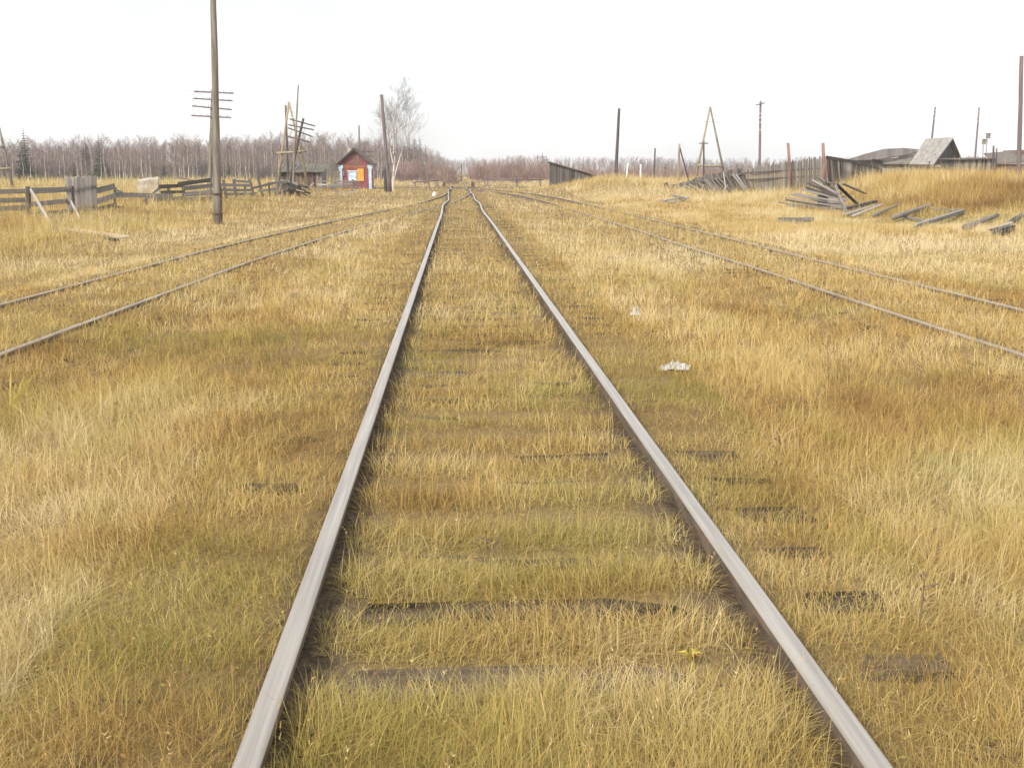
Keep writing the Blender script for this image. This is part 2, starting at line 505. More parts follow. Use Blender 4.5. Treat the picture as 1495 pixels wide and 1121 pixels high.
for k in range(5):
    r = random.Random(40 + k); b = MB(); vs = []; fs = []
    xs = [-1.37, -0.9, -0.3, 0.35, 0.95, 1.37]
    for i, x in enumerate(xs):
        for sy, sz in ((-1, -1), (1, -1), (1, 0.8), (0.8, 1), (-0.8, 1), (-1, 0.8)):
            vs.append((x + (r.uniform(-.03, .03) if i in (0, 5) else 0), sy * 0.12 + r.uniform(-.012, .012), sz * 0.08 + (r.uniform(-.012, .008) if sz > 0 else 0)))
    for i in range(5):
        for q in range(6):
            q2 = (q + 1) % 6
            fs.append((i * 6 + q, i * 6 + q2, i * 6 + 6 + q2, i * 6 + 6 + q))
    fs += [tuple(range(5, -1, -1)), tuple(range(30, 36))]
    b.add(vs, fs)
    sl_meshes.append(b.mesh('sleeper', 'sleeper_wood'))
def sleepers(root, y0, y1, step, cx, ztop):
    y = y0
    while y < y1:
        o = bpy.data.objects.new('sleeper', RNG.choice(sl_meshes))
        o.parent = root
        x = cx(y); dx = cx(y + 0.5) - cx(y - 0.5)
        o.location = Vector((x + RNG.uniform(-.04, .04), y + RNG.uniform(-.02, .02), ztop - 0.08)) - root.location
        o.rotation_euler = (RNG.uniform(-.04, .04), RNG.uniform(-.006, .006), -math.atan(dx) + RNG.uniform(-.02, .02))
        COL.objects.link(o)
        y += step
ZR = 0.16
main = thing('railway_track', (MX, 2, 0), 'main railway track with two shiny worn rails running straight through the grass to the crossing', 'railway track')
ys = np.concatenate([np.arange(-4, 40, 2.0), np.arange(40, 140, 1.0), np.arange(140, 330, 5.0)])
for s in (-1, 1):
    bend = lambda y: -0.00012 * max(0, y - 150) ** 2
    path = [(MX + s * GAUGE + wob(y, 1.3 + 0.4 * s) + bend(y), y, ZR + 0.35 * wob(y, 4.1) + 0.0) for y in ys]
    rail_mesh(path, 'rail', main, 'rail_steel')
sleepers(main, 3.16 - 4 * 0.525, 62, 0.525, lambda y: MX, 0.031)
ZS = 0.045
lt = thing('railway_track', (-5, 2, -0.1), 'dull siding track along the wooden fence that joins the main line at a switch', 'railway track')
rt = thing('railway_track', (5.8, 2, -0.1), 'dull overgrown siding track on the side of the collapsed sheds', 'railway track')
for root, PY, PX, yend in ((lt, LY, LX, 82), (rt, RY, RX, 112)):
    for s in (-1, 1):
        path = []
        for y in np.arange(-4, yend, 1.0):
            x = float(np.interp(y, PY, PX)); dx = float(np.interp(y + .5, PY, PX) - np.interp(y - .5, PY, PX))
            z = ZS + (ZR - ZS - 0.02) * float(sstep(50, 78, y))
            path.append((x + s * GAUGE * math.cos(dx) + 0.02 * math.sin(y * 0.5 + s), y - s * GAUGE * math.sin(dx), z))
        rail_mesh(path, 'rail', root, 'rail_grey')
sleepers(lt, 1.0, 45, 0.56, lambda y: float(np.interp(y, LY, LX)), -0.004)
sleepers(rt, 1.0, 40, 0.56, lambda y: float(np.interp(y, RY, RX)), -0.004)

# earth road at the level crossing
b = MB()
rows = []
for x in np.linspace(-60, 70, 66):
    yc = 113.7 - 0.02 * x
    rows.append([(x, yc + dy + 0.25 * math.sin(x * 0.7 + dy), Tz(x, yc) + 0.012 + (0.05 if abs(dy) < 1 and abs(x - MX) < 1.6 else 0)) for dy in (-2.0, -0.8, 0.8, 2.0)])
vs = [p for r in rows for p in r]
fs = [(i * 4 + k, i * 4 + 4 + k, i * 4 + 5 + k, i * 4 + 1 + k) for i in range(len(rows) - 1) for k in range(3)]
b.add(vs, fs)
road = b.build('dirt_road', 'soil', origin=(0, 113.7, 0))
tag(road, 'dark muddy road across the rails at the barriers', None, None, 'structure')

# ---------------------------------------------------------------- poles
def pole(label, base, top, Y, r0, r1, m='pole_wood', name='utility_pole', cat='pole', group=None, sides=8, Ytop=None, sub=0.5):
    B = at(base[0], base[1], Y)
    B.z = Tz(B.x, B.y)
    Tp = at(top[0], top[1], Ytop or Y)
    root = thing(name, B, label, cat, group)
    d = (Tp - B)
    P0 = B - d.normalized() * sub
    n = 6
    pts, rad = [], []
    for i in range(n + 1):
        t = i / n
        p = P0.lerp(Tp, t)
        if 0 < i < n:
            p += Vector((RNG.uniform(-1, 1), RNG.uniform(-1, 1), 0)) * r0 * 0.07
        pts.append(p); rad.append((r0 + (r1 - r0) * t) * RNG.uniform(0.96, 1.04))
    MB().tube(pts, rad, sides).build('shaft', m, root, smooth=True)
    return root
def crossarm(root, p0, p1, w, m='dark_pole', pins=0, t=None):
    o = MB().beam(p0, p1, w, t or w * 0.8).build('crossarm', m, root)
    for i in range(pins):
        f = (i + 0.5) / pins
        p = Vector(p0).lerp(Vector(p1), f)
        MB().tube([p + Vector((0, 0, w * 0.4)), p + Vector((0, 0, w * 0.4 + 0.13))], [0.012, 0.012], 5).tube([p + Vector((0, 0, w * .4 + .10)), p + Vector((0, 0, w * .4 + .17)), p + Vector((0, 0, w * .4 + .20))], [0.035, 0.04, 0.02], 6, mi=1).build('insulator', ['metal_dark', 'insulator'], o, root)
    return o

# big wooden pole beside the left siding with its old rail stub
Yp = g(318, 328).y
big = pole('tall thick weathered wooden pole beside the left siding, strapped to a rusty stub', (318, 328), (310.5, -60), Yp, 0.150, 0.085, sides=12)
b0 = at(323.5, 328, Yp); b0.z = Tz(b0.x, b0.y) - 0.3
MB().beam(b0, at(322, 272, Yp - 0.02), 0.055, 0.09, up=(1, 0, 0)).build('stub', 'metal_dark', big)
for yy in (283, 312):
    c = at(318 - (328 - yy) * 0.02, yy, Yp)
    MB().tube([c - Vector((0, 0, .02)), c + Vector((0, 0, .02))], [0.185, 0.185], 14).build('strap', 'metal_dark', big)
# pole with four crossarms
q = pole('grey telegraph pole with four long crossarms standing beyond the fence', (304, 268), (311.5, 131), 66, 0.17, 0.11)
for (x0, y0, x1, y1) in ((283.5, 134, 341, 136.5), (282, 144, 339.5, 147.5), (280.5, 155, 338.5, 160.5), (279.5, 169, 337, 172)):
    crossarm(q, at(x0, y0, 65.8), at(x1, y1, 65.8), 0.085, 'purple_pole', pins=6)
# cluster of poles by the shed
q = thing('power_pole', gz(at(428, 270, 92).x, 92), 'pale two-legged wooden pole frame with a horizontal spar behind the mossy shed', 'pole frame')
for p in ((403, 268), (452, 266)):
    e = at(p[0], p[1], 92); e.z = Tz(e.x, 92) - 0.4
    MB().tube([e, at(421.8, 149, 92)], [0.13, 0.085], 8).build('leg', 'yellow_pole', q, smooth=True)
MB().tube([at(404, 224, 91.85), at(448, 221, 91.85)], [0.10, 0.09], 8).build('spar', 'yellow_pole', q, smooth=True)
for yy, hw in ((151, 8), (163, 9), (174, 9.5)):
    MB().tube([at(421 - hw, yy, 92.1), at(421 + hw, yy, 92.1)], [0.015, 0.015], 5).build('insulator_bracket', 'wire_metal', q)
q = pole('dark broken telegraph pole leaning over with four crooked crossarms', (419, 276), (443, 173), 84, 0.115, 0.095, 'dark_pole')
for (x0, y0, x1, y1) in ((423, 174, 460, 184.5), (421, 182.5, 458.5, 190), (420.5, 187, 456.5, 200), (418, 199, 453, 208)):
    crossarm(q, at(x0, y0, 83.8), at(x1, y1, 83.8), 0.10, 'dark_pole', pins=4)
pole('tall thin pale wooden pole rising above the mossy shed', (427, 278), (435.5, 124), 80, 0.095, 0.05, 'pole_wood')
pole('dark straight pole standing between the legs of the pale pole frame', (421.5, 275), (417, 154), 95, 0.10, 0.085, 'dark_pole')
# pole by the birch
q = pole('brown wooden pole lashed to dark stubs in front of the birch', (568, 281), (557, 138.5), g(567, 281).y, 0.16, 0.12, 'purple_pole', sides=10)
Yq = q.location.y
for (xb, yb, xt, yt) in ((563.2, 281, 561.5, 248), (570.5, 281, 568.5, 249)):
    e = at(xb, yb, Yq - 0.1); e.z = Tz(e.x, e.y) - 0.3
    MB().tube([e, at(xt, yt, Yq - 0.1)], [0.10, 0.09], 8).build('stub', 'dark_pole', q, smooth=True)
q = pole('thin pole with a short crossarm just behind the red hut', (525.5, 270), (524, 183), 116, 0.10, 0.08)
q = pole('short dark pole with two short bars beside the red hut roof', (531.5, 270), (531.5, 218), 122, 0.09, 0.08, 'dark_pole')
for yy in (221, 228):
    crossarm(q, at(526, yy, 121.8), at(545, yy + 0.5, 121.8), 0.09, 'dark_pole')
# left frame edge
q = thing('power_pole', gz(at(0, 270, 88).x, 88), 'pale two-legged wooden pole frame standing alone beyond the fence boards', 'pole frame')
for p in ((20, 270), (-24, 270)):
    e = at(p[0], p[1], 88); e.z = Tz(e.x, 88) - 0.4
    MB().tube([e, at(-3, 178, 88)], [0.12, 0.085], 8).build('leg', 'pole_wood', q, smooth=True)
MB().tube([at(-24, 248, 87.85), at(16, 246, 87.85)], [0.10, 0.09], 8).build('spar', 'yellow_pole', q, smooth=True)
MB().tube([at(-12, 214, 87.85), at(7, 214.5, 87.85)], [0.08, 0.07], 8).build('spar', 'pole_wood', q, smooth=True)
# right side poles
pole('dark slanting pole rising out of the tall grass mound', (898.5, 262), (904, 158.5), 92, 0.15, 0.11, 'dark_pole')
pole('small pole far beyond the grass mound', (954.5, 258), (956.5, 216.5), 150, 0.13, 0.11, 'dark_pole')
q = pole('pale post propped by a diagonal strut near the collapsed fence', (989.5, 268), (992, 210), 96, 0.11, 0.09, 'yellow_pole')
e = at(1009, 262, 96.5); e.z = Tz(e.x, e.y) - 0.3
MB().tube([e, at(992.5, 216, 96.1)], [0.07, 0.065], 7).build('strut', 'dark_pole', q, smooth=True)
afr = thing('power_pole', gz(at(1037, 262, 108).x, 108), 'tall two-legged power pole frame with a low spar behind the collapsed fence', 'pole frame')
for p, mm in (((1013.5, 268), 'yellow_pole'), ((1061, 266), 'pole_wood')):
    e = at(p[0], p[1], 108); e.z = Tz(e.x, 108) - 0.4
    MB().tube([e, at(1036.8, 156, 108)], [0.125, 0.085], 8).build('leg', mm, afr, smooth=True)
MB().tube([at(1018, 241.5, 107.85), at(1054, 243.5, 107.85)], [0.10, 0.095], 8).build('spar', 'yellow_pole', afr, smooth=True)
for yy, hw in ((158, 7), (168, 8.5), (178, 10)):
    for s in (-1, 1):
        MB().tube([at(1036.8, yy, 108), at(1036.8 + s * hw, yy - 0.2, 108)], [0.018, 0.018], 5).build('insulator_bracket', 'wire_metal', afr)
q = pole('slim dark post with a short top bar inside the two-legged pole frame', (1027.5, 262), (1027.5, 207), 100, 0.09, 0.08, 'dark_pole')
crossarm(q, at(1020.5, 209.5, 99.9), at(1034, 209.5, 99.9), 0.09, 'dark_pole')
pT = pole('tall grey utility pole topped by one short tilted crossarm', (1108.5, 262), (1110.5, 147.5), 110, 0.14, 0.11, 'purple_pole')
crossarm(pT, at(1103, 154, 109.8), at(1117, 150.5, 109.8), 0.10, 'dark_pole', pins=2)
for yy in (166, 172, 179, 190):
    MB().tube([at(1108.5, yy, 109.9), at(1112.2, yy, 109.9)], [0.035, 0.035], 6).build('insulator', 'insulator', pT)
pM = pole('thin tilted pole just behind the grey-roofed house', (1355, 245), (1365.5, 156.5), 118, 0.13, 0.10, 'purple_pole')
pN = pole('thin tilted pole beside the two birdhouses', (1422.5, 245), (1429.5, 157), 116, 0.12, 0.09, 'purple_pole')
pB = pole('thick purplish pole in the grass beside the plank wall', (1487.5, 262), (1491.5, 82), 58, 0.125, 0.105, 'purple_pole', sides=10)
for Pq, Yq, xx, ys_ in ((pM, 118, 1364.5, (161, 167, 174)), (pN, 116, 1428.5, (163, 170, 178))):
    for k, yy in enumerate(ys_):
        MB().tube([at(xx - 3, yy, Yq - .1), at(xx + 3, yy, Yq - .1)], [0.03, 0.03], 6).build('insulator', 'insulator', Pq)
# rusty pipes standing in the bank
for lab, bs, tp in (('rusty leaning pipe post beside the collapsed slats', (1155, 284), (1150.5, 209)), ('rusty upright pipe post at the corner of the picket fence', (1204.5, 270), (1201.5, 209))):
    B = g(bs[0], bs[1]) if bs[0] < 1180 else at(bs[0], bs[1], 60)
    B.z = Tz(B.x, B.y)
    tp3 = at(tp[0], tp[1], B.y)
    d = (tp3 - B).normalized()
    o = MB().tube([B - d * 0.4, B.lerp(tp3, 0.5) + Vector((0.02, 0, 0)), tp3], [0.10, 0.09, 0.085], 12).build('pipe_post', 'rust_pipe', origin=B, smooth=True)
    tag(o, lab, 'post')
for lab, bs, tp, Y in (('short white post beyond the grass mound, straight and narrow', (935, 266), (935.5, 240), 105), ('white leaning post wider at its foot beyond the grass mound', (913, 266), (917, 238), 108)):
    o = pole(lab, bs, tp, Y, 0.10, 0.07, 'white_paint', 'white_post', 'post', sides=8, sub=0.3)
# far power poles
for i, (px, yt, lab) in enumerate(((785, 226, 'tiny distant power pole with crossarms, the shorter of a pair over the far woods'), (798, 228, 'tiny distant power pole with crossarms beside the lean-to shed roof'), (792, 224, 'tallest of the tiny distant power poles over the far woods'))):
    q = pole(lab, (px, 256), (px, yt), 300, 0.13, 0.10, 'purple_pole', sub=0.3)
    crossarm(q, at(px - 4, yt + 5, 299.8), at(px + 4, yt + 5, 299.8), 0.14, 'purple_pole')

# ---------------------------------------------------------------- overhead wires
def wire(a, c, sag, r=0.0033):
    a, c = Vector(a), Vector(c)
    pts = [a.lerp(c, t) - Vector((0, 0, sag * 4 * t * (1 - t))) for t in np.linspace(0, 1, 14)]
    o = MB().tube(pts, r, 4).build('overhead_wire', 'wire_metal', origin=a)
    return o
wl = ('thin overhead wire strung between poles across the pale sky', 'wire', 'overhead wires')
for k, yy in enumerate((158, 168, 178)):
    for s in (-1, 1):
        A = at(1036.8 + s * (7 + 1.5 * k), yy, 108)
        B = at(1491 + s * 3, 100 + 12 * k, 58)
        tag(wire(A, B, 1.2), 'thin wire from the two-legged pole frame to the thick purplish pole', *wl[1:])
for k, yy in enumerate((161, 167, 174)):
    tag(wire(at(1364.5, yy, 117.9), at(1428.5, 163 + 7 * k, 115.9), 0.5), 'thin wire between the pole behind the grey-roofed house and the birdhouse pole', *wl[1:])
    tag(wire(at(1428.5, 163 + 7 * k, 115.9), at(1640, 150 + 9 * k, 105), 0.8), 'thin wire leading on from the pole beside the birdhouses', *wl[1:])
for k in range(4):
    tag(wire(at(283.5 + 14 * k, 133, 65.8), at(-260, -60 + 26 * k, 40), 1.0), 'thin wire from the topmost arm of the four-armed telegraph pole', *wl[1:])
    tag(wire(at(282 + 14 * k, 168, 65.8), at(-260, 60 + 20 * k, 40), 1.0), 'thin wire from the lowest arm of the four-armed telegraph pole', *wl[1:])

# ---------------------------------------------------------------- left fences
def fY(px):
    return float(np.interp(px, [-80, 0, 105, 180, 300, 390, 445], [35, 37, 41, 47, 60, 68, 74]))
def seg(parent, x0, y0, x1, y1, wpx, m='grey_board', name='board', dy=0.0, t=0.035):
    p0, p1 = at(x0, y0, fY(x0) + dy), at(x1, y1, fY(x1) + dy)
    return board(p0, p1, 1.15 * wpx * fY((x0 + x1) / 2) / F, t, m, parent, name)
def post(parent, xb, yb, xt, yt, wpx, m='dark_board', name='post', dy=0.09, Y=None):
    Y = Y or fY(xb) + dy
    p0 = at(xb, yb, Y); p0.z = Tz(p0.x, p0.y) - 0.25
    w = wpx * Y / F
    return board(p0, at(xt, yt, Y), w, w * 0.8, m, parent, name, up=(1, 0, 0))
fx = at(40, 320, fY(40))
fa = thing('plank_fence', gz(fx.x, fx.y), 'grey fence of four wide horizontal boards with diagonal props', 'fence')
for (x0, y0, x1, y1, w) in ((-70, 281, 41, 279, 6), (38, 279, 102, 276.5, 7), (-70, 294, 41, 292, 6), (40, 299, 103, 293, 6), (-70, 308, 42, 303, 6.5), (40, 314, 104, 308, 5), (-60, 322, 38, 321, 5)):
    seg(fa, x0, y0, x1, y1, w, 'grey_board')
for x, yt in ((-45, 276), (41, 273), (103, 272)):
    post(fa, x, 322 if x < 60 else 314, x, yt, 6)
for (x0, y0, x1, y1) in ((44, 277, 78, 331), (102, 292, 117, 319)):
    p0 = at(x0, y0, fY(x0) - 0.12); p1 = g(x1, y1); p1.z -= 0.05
    board(p0, p1, 0.085, 0.06, 'pale_board', fa, 'prop')
fg = thing('plank_gate', gz(at(118, 312, 41.3).x, 41.3), 'tall grey panel of upright planks nailed to the end of the board fence', 'fence')
xs = np.linspace(98, 139, 11)
for i, x in enumerate(xs):
    Y = fY(x) - 0.02 + 0.02 * (i % 2)
    p0 = at(x + 1.5, 313, Y); p0.z = Tz(p0.x, p0.y) - 0.1
    board(p0, at(x, 258 + RNG.uniform(-1.5, 2), Y), 0.108, 0.025, 'grey_board', fg, 'plank', up=(1, 0, 0))
for yy in (272, 300):
    board(at(97, yy, fY(97) + 0.28), at(140, yy - 3, fY(140) + 0.28), 0.10, 0.04, 'dark_board', fg, 'rail')
fb = thing('broken_plank_fence', gz(at(200, 300, 49).x, 49), 'sagging broken board fence with loose tilted planks next to the upright plank gate', 'fence')
for i, (x0, y0, x1, y1, w, m) in enumerate(((140, 279, 167, 272, 7, 'grey_board'), (139, 295, 169, 285, 7, 'grey_board'), (139, 307, 170, 298, 5, 'dark_board'), (165, 276, 179, 281, 2.5, 'grey_board'), (168, 285, 251, 286, 6, 'grey_board'),
        (160, 301, 181, 303, 3, 'dark_board'), (231, 273, 266, 271, 4.5, 'dark_board'), (234, 274, 209, 294, 3.5, 'grey_board'), (260, 269, 307, 263, 5, 'dark_board'), (268, 275, 322, 270, 5, 'grey_board'),
        (235, 281, 270, 280, 3.5, 'dark_board'), (225, 292, 268, 289, 4.5, 'grey_board'), (257, 258.5, 287, 265, 2, 'pink_board'), (269, 284, 324, 280, 5.5, 'grey_board'), (269, 292, 324, 288, 4.5, 'grey_board'))):
    seg(fb, x0, y0, x1, y1, w, m, dy=0.045 * (i % 3))
for xb, yb, xt, yt in ((268, 296, 268, 270), (214, 302, 214, 284), (167, 305, 168, 274), (246, 299, 246, 270)):
    post(fb, xb, yb, xt, yt, 3.5, dy=0.2)
fc = thing('rickety_fence', gz(at(350, 290, 64).x, 64), 'rickety low fence of crooked stakes and woven grey slats past the big pole', 'fence')
for xb, yb, xt, yt, w in ((332, 290, 326, 263, 3.6), (346, 288, 341, 262, 3.6), (373, 287, 364, 262, 3.2), (385, 284, 376, 257, 3.4), (394, 283, 392, 266, 2.6), (356, 288, 358, 272, 2.4)):
    post(fc, xb, yb, xt, yt, w)
for i, (x0, y0, x1, y1, w) in enumerate(((318, 270, 366, 271, 3.6), (322, 277.5, 368, 278, 3.4), (328, 284, 374, 283, 3.4), (344, 264.5, 367, 266, 3), (384, 271, 404, 266, 3), (378, 279, 403, 276, 3), (368, 275, 398, 268, 2.6), (404, 268, 420, 265, 3))):
    seg(fc, x0, y0, x1, y1, w, 'grey_board', dy=0.045 * (i % 3))
# loose heap of boards beside the shed
fh = thing('board_heap', gz(at(425, 285, 74).x, 74), 'heap of rotten dark boards and poles lying in front of the mossy shed', 'debris')
for i in range(22):
    x0 = 404 + 36 * (i % 11) / 10 + RNG.uniform(-3, 3); y0 = 263 + 14 * ((x0 - 404) / 44) ** 2 + 8 * (i // 11) + RNG.uniform(-1, 1)
    x1 = x0 + RNG.uniform(8, 20); y1 = y0 + RNG.uniform(2, 9)
    p0, p1 = at(x0, y0, 74 + RNG.uniform(-.6, .6)), at(x1, y1, 73 + RNG.uniform(-.6, .6))
    p1.z = max(p1.z, Tz(p1.x, p1.y) + 0.02)
    board(p0, p1, 0.13, 0.04, RNG.choice(['dark_board', 'dark_board', 'grey_board', 'brown_board']), fh)
for (x0, y0, x1, y1, m) in ((432, 277, 444, 280, 'pink_board'), (453, 272, 458, 267, 'pale_board')):
    board(at(x0, y0, 72.6), at(x1, y1, 72.6), 0.09, 0.03, m, fh)
for i in range(10):                         # props that carry the heap down to the ground
    x0 = 406 + 3.6 * i; p = at(x0, 268 + 0.25 * i, 74); e = Vector((p.x + RNG.uniform(-.2, .2), 74, Tz(p.x, 74) - 0.1))
    board(e, p, 0.12, 0.05, 'dark_board', fh, up=(1, 0, 0))
# forked dead trunk
B = at(405, 297, 72); B.z = Tz(B.x, B.y)
b = MB()
b.tube([B - Vector((0, 0, .3)), at(405, 285, 72), at(403, 272, 72), at(407, 258, 72)], [0.16, 0.12, 0.08, 0.03], 8)
b.tube([at(405, 288, 72), at(409, 276, 72.1), at(412, 262, 72.1)], [0.10, 0.07, 0.025], 7)
b.tube([at(404.5, 290, 72), at(400, 279, 71.9), at(397, 270, 71.9)], [0.09, 0.06, 0.02], 7)
tag(b.build('dead_tree_stump', 'pole_wood', origin=B, smooth=True), 'forked dead grey stump at the end of the rickety fence', 'stump')
# planks on the ground left
def lying(name, a, c, w, t, m, label, cat='plank', group=None, lift=0.0, rnd=False):
    p0, p1 = g(*a), g(*c)
    zo = lambda p: Vector((p.x, p.y, Tz(p.x, p.y) + t / 2 + lift))
    p0, p1 = zo(p0), zo(p1)
    if rnd:
        n = 5
        pts = [p0.lerp(p1, i / n) for i in range(n + 1)]
        o = MB().tube(pts, [w / 2 * RNG.uniform(0.85, 1.1) * (1 - 0.04 * i) for i in range(n + 1)], 9).build(name, m, origin=(p0 + p1) / 2, smooth=True)
    else:
        o = board(p0, p1, w, t, m, None, name, up=(0, 0.25, 1) if abs(p1.x - p0.x) > abs(p1.y - p0.y) else (0.2, 0, 1))
        # a plank lies on its wide face
        x = (p1 - p0).normalized(); z = Vector((0, 0, 1)); y = z.cross(x).normalized(); z = x.cross(y); L = (p1 - p0).length; cc = (p0 + p1) / 2
        o.matrix_basis = Matrix(((x.x * L, y.x * w, z.x * t, cc.x), (x.y * L, y.y * w, z.y * t, cc.y), (x.z * L, y.z * w, z.z * t, cc.z), (0, 0, 0, 1)))
    return tag(o, label, cat, group)
lying('fallen_plank', (95, 337), (181, 349), 0.30, 0.05, 'pink_board', 'long pinkish plank lying in the grass in front of the plank gate', lift=0.03)
lying('fallen_plank', (70, 336), (170, 352), 0.16, 0.05, 'dark_board', 'dark plank lying just before the long pinkish plank', lift=0.01)
# pale concrete box behind the fence
e0, e1 = at(196, 268, 62), at(231, 268, 62)
b = MB()
zt = at(200, 262.5, 62).z
b.prism([(e0.x, 62, Tz(e0.x, 62) - .2), (e1.x, 62, Tz(e1.x, 62) - .2), (e1.x, 62, zt + .05), ((e0.x + e1.x) / 2, 62, zt - .03), (e0.x + .15, 62, zt - .12)], (-0.3, 1.3, 0.12))
tag(b.build('concrete_block', 'concrete', origin=(e0.x, 62, 0)), 'pale crumbling concrete block in the grass behind the broken board fence', 'block')

# ---------------------------------------------------------------- mossy shed
Ys = 97.0
root = thing('shed', gz(at(445, 275, Ys).x, Ys), 'small brown plank shed with a mossy sloping roof beside the red hut', 'shed')
xl, xr = at(408, 250, Ys).x, at(469, 250, Ys).x
ze = at(440, 250.5, Ys).z
zb = Tz((xl + xr) / 2, Ys) - 0.15
DS = 3.6
zk = at(480, 239.5, Ys + DS).z
b = MB()
b.box((xl + .05, Ys + .06, zb), (xr - .05, Ys + DS - .05, ze - .02)).prism([(xl + .05, Ys + .06, ze - .02), (xl + .05, Ys + DS - .05, zk - .06), (xl + .05, Ys + DS - .05, ze - .02)], (xr - xl - .1, 0, 0))
b.build('wall', 'gable_dark', root)
n = 26
for i in range(n):
    f = (i + 0.5) / n
    x = xl + (xr - xl) * f
    if i in (3, 7): continue
    board((x + RNG.uniform(-.03, .03), Ys + .03, zb), (x, Ys + .03, ze - .03 - RNG.uniform(0, .05)), (xr - xl) / n * RNG.uniform(0.8, 0.99), 0.03, RNG.choice(['brown_board', 'brown_board', 'brown_board', 'grey_board', 'dark_board']), root, 'plank', up=(1, 0, 0))
for i in range(12):
    f = (i + 0.5) / 12
    y = Ys + DS * f
    board((xr + .0, y, zb), (xr + .0, y, ze + (zk - ze) * f - .06), DS / 12 * 0.95, 0.03, 'grey_board', root, 'plank', up=(0, 1, 0))
n = 16
for i in range(n):
    x = xl - .25 + (xr - xl + .5) * (i + .5) / n
    sg = RNG.uniform(-.03, .03) - (0.12 if i in (6, 7) else 0)
    board((x, Ys - .28 - RNG.uniform(0, .12), ze - .05 + sg * .3), (x + RNG.uniform(-.05, .05), Ys + DS + .2, zk + .02 + sg), (xr - xl + .5) / n * 0.98, 0.05, 'moss_roof', root, 'roof_board', up=(1, 0, 0))
# leaning white-grey stakes and short railing between shed and hut
rl = thing('low_railing', gz(at(490, 268, 99).x, 99), 'short slatted railing between the mossy shed and the red hut', 'railing')
for i in range(7):
    px = 483.5 + 2.1 * i
    p = at(px, 253.5 - i * 0.45, 99); p0 = Vector((p.x, 99, Tz(p.x, 99) - .1))
    board(p0, p, 0.07, 0.03, 'pole_wood', rl, 'slat', up=(1, 0, 0))
board(at(482.5, 253.5, 98.95), at(497, 250.3, 98.95), 0.08, 0.04, 'yellow_pole', rl, 'handrail')

# ---------------------------------------------------------------- red hut
Yh = 103.0
hx0, hx1 = at(497.8, 250, Yh).x, at(540.5, 250, Yh).x
zE, zP = at(517, 241.5, Yh).z, at(517, 218, Yh).z
xm = at(517.3, 230, Yh).x
zG = Tz(xm, Yh) - 0.15
DH = 4.2
root = thing('red_hut', (xm, Yh, Tz(xm, Yh)), 'small red wooden crossing hut with pale blue corner posts and an orange shutter', 'hut')
MB().box((hx0, Yh, zG), (hx1, Yh + DH, zE)).build('wall', 'red_paint', root)
gab = MB().prism([(hx0 - .25, Yh + .02, zE), (hx1 + .25, Yh + .02, zE), (xm, Yh + .02, zP - .05)], (0, DH - .04, 0)).build('gable', 'red_gable', root)
for i in range(9):
    x = hx0 + (hx1 - hx0) * (i + 1) / 10
    top = zE + (zP - zE) * (1 - abs(x - xm) / (hx1 + .25 - xm)) - .22
    if top > zE + .15:
        board((x, Yh - .005, zE + .12), (x, Yh - .005, top), 0.23, 0.025, 'brown_board' if i in (4, 5) else 'red_gable', root, 'gable_plank', up=(1, 0, 0))
MB().box((hx0 - .05, Yh - .07, zE - .24), (hx1 + .05, Yh - .005, zE - .02)).build('frieze', 'frieze_paint', root)
MB().box((hx0 - .02, Yh - .10, zE + .02), (hx1 + .02, Yh - .012, zE + .10)).build('cornice', 'brown_board', root)
for s, x in ((-1, hx0), (1, hx1)):
    cp = MB().box((x - .15, Yh - .13, zG), (x + .12, Yh + .14, zE - .32)).build('corner_post', 'blue_paint', root)
    MB().box((x - .24, Yh - .16, zE - .32), (x + .21, Yh + .18, zE + .01)).build('capital', 'blue_paint', cp, root)
for i in range(15):
    x = hx0 + .14 + (hx1 - hx0 - .28) * (i + .5) / 15
    board((x, Yh - .004, zG + .1), (x, Yh - .004, zE - .25), (hx1 - hx0 - .28) / 15 * .97, .022, 'red_board', root, 'wall_plank', up=(1, 0, 0))
pk = (xm, zP + .04)
for s, (ex, ey) in ((-1, (491.3, 240.8)), (1, (545.5, 241.2))):
    e = at(ex, ey, Yh)
    dirv = Vector((e.x - pk[0], 0, e.z - pk[1])).normalized()
    nrm = Vector((-dirv.z * s * -1, 0, abs(dirv.x)))
    n_ = Vector((dirv.z * -1, 0, dirv.x)) if s > 0 else Vector((dirv.z, 0, -dirv.x))
    P0 = Vector((pk[0], Yh - .35, pk[1])); P1 = Vector((e.x, Yh - .35, e.z))
    MB().prism([P0, P1, P1 + Vector((0, 0, .07)), P0 + Vector((0, 0, .09))], (0, DH + .7, 0)).build('roof_slope', 'roof_felt', root)
    MB().beam(P0 + Vector((0, -.02, -.06)), P1 + Vector((0, -.02, -.04)), 0.13, 0.03).build('bargeboard', 'dark_board', root)
MB().box((xm - .9, Yh + 2.6, zP - .7), (xm - .55, Yh + 2.95, zP + .12)).build('chimney', 'concrete', root)
wx0, wx1 = at(508, 255, Yh).x, at(521, 255, Yh).x
wz0, wz1 = at(515, 266, Yh).z, at(515, 250.5, Yh).z
wi = MB().box((wx0, Yh - .055, wz0), (wx1, Yh - .004, wz1)).build('window', 'window_blue', root)
zm = at(515, 257.6, Yh).z
MB().box((wx0 + .12, Yh - .065, zm + .05), (wx1 - .10, Yh - .056, wz1 - .14)).build('pane', 'glass_pane', wi, root)
MB().box((wx0 + .12, Yh - .065, wz0 + .1), (wx1 - .10, Yh - .056, zm - .06)).build('pane', 'glass_pane', wi, root)
MB().box((wx0 - .05, Yh - .09, wz1), (wx1 + .05, Yh - .01, wz1 + .07)).build('lintel', 'white_paint', wi, root)
sx0, sx1 = at(521.8, 255, Yh).x, at(531.3, 255, Yh).x
sh = MB()
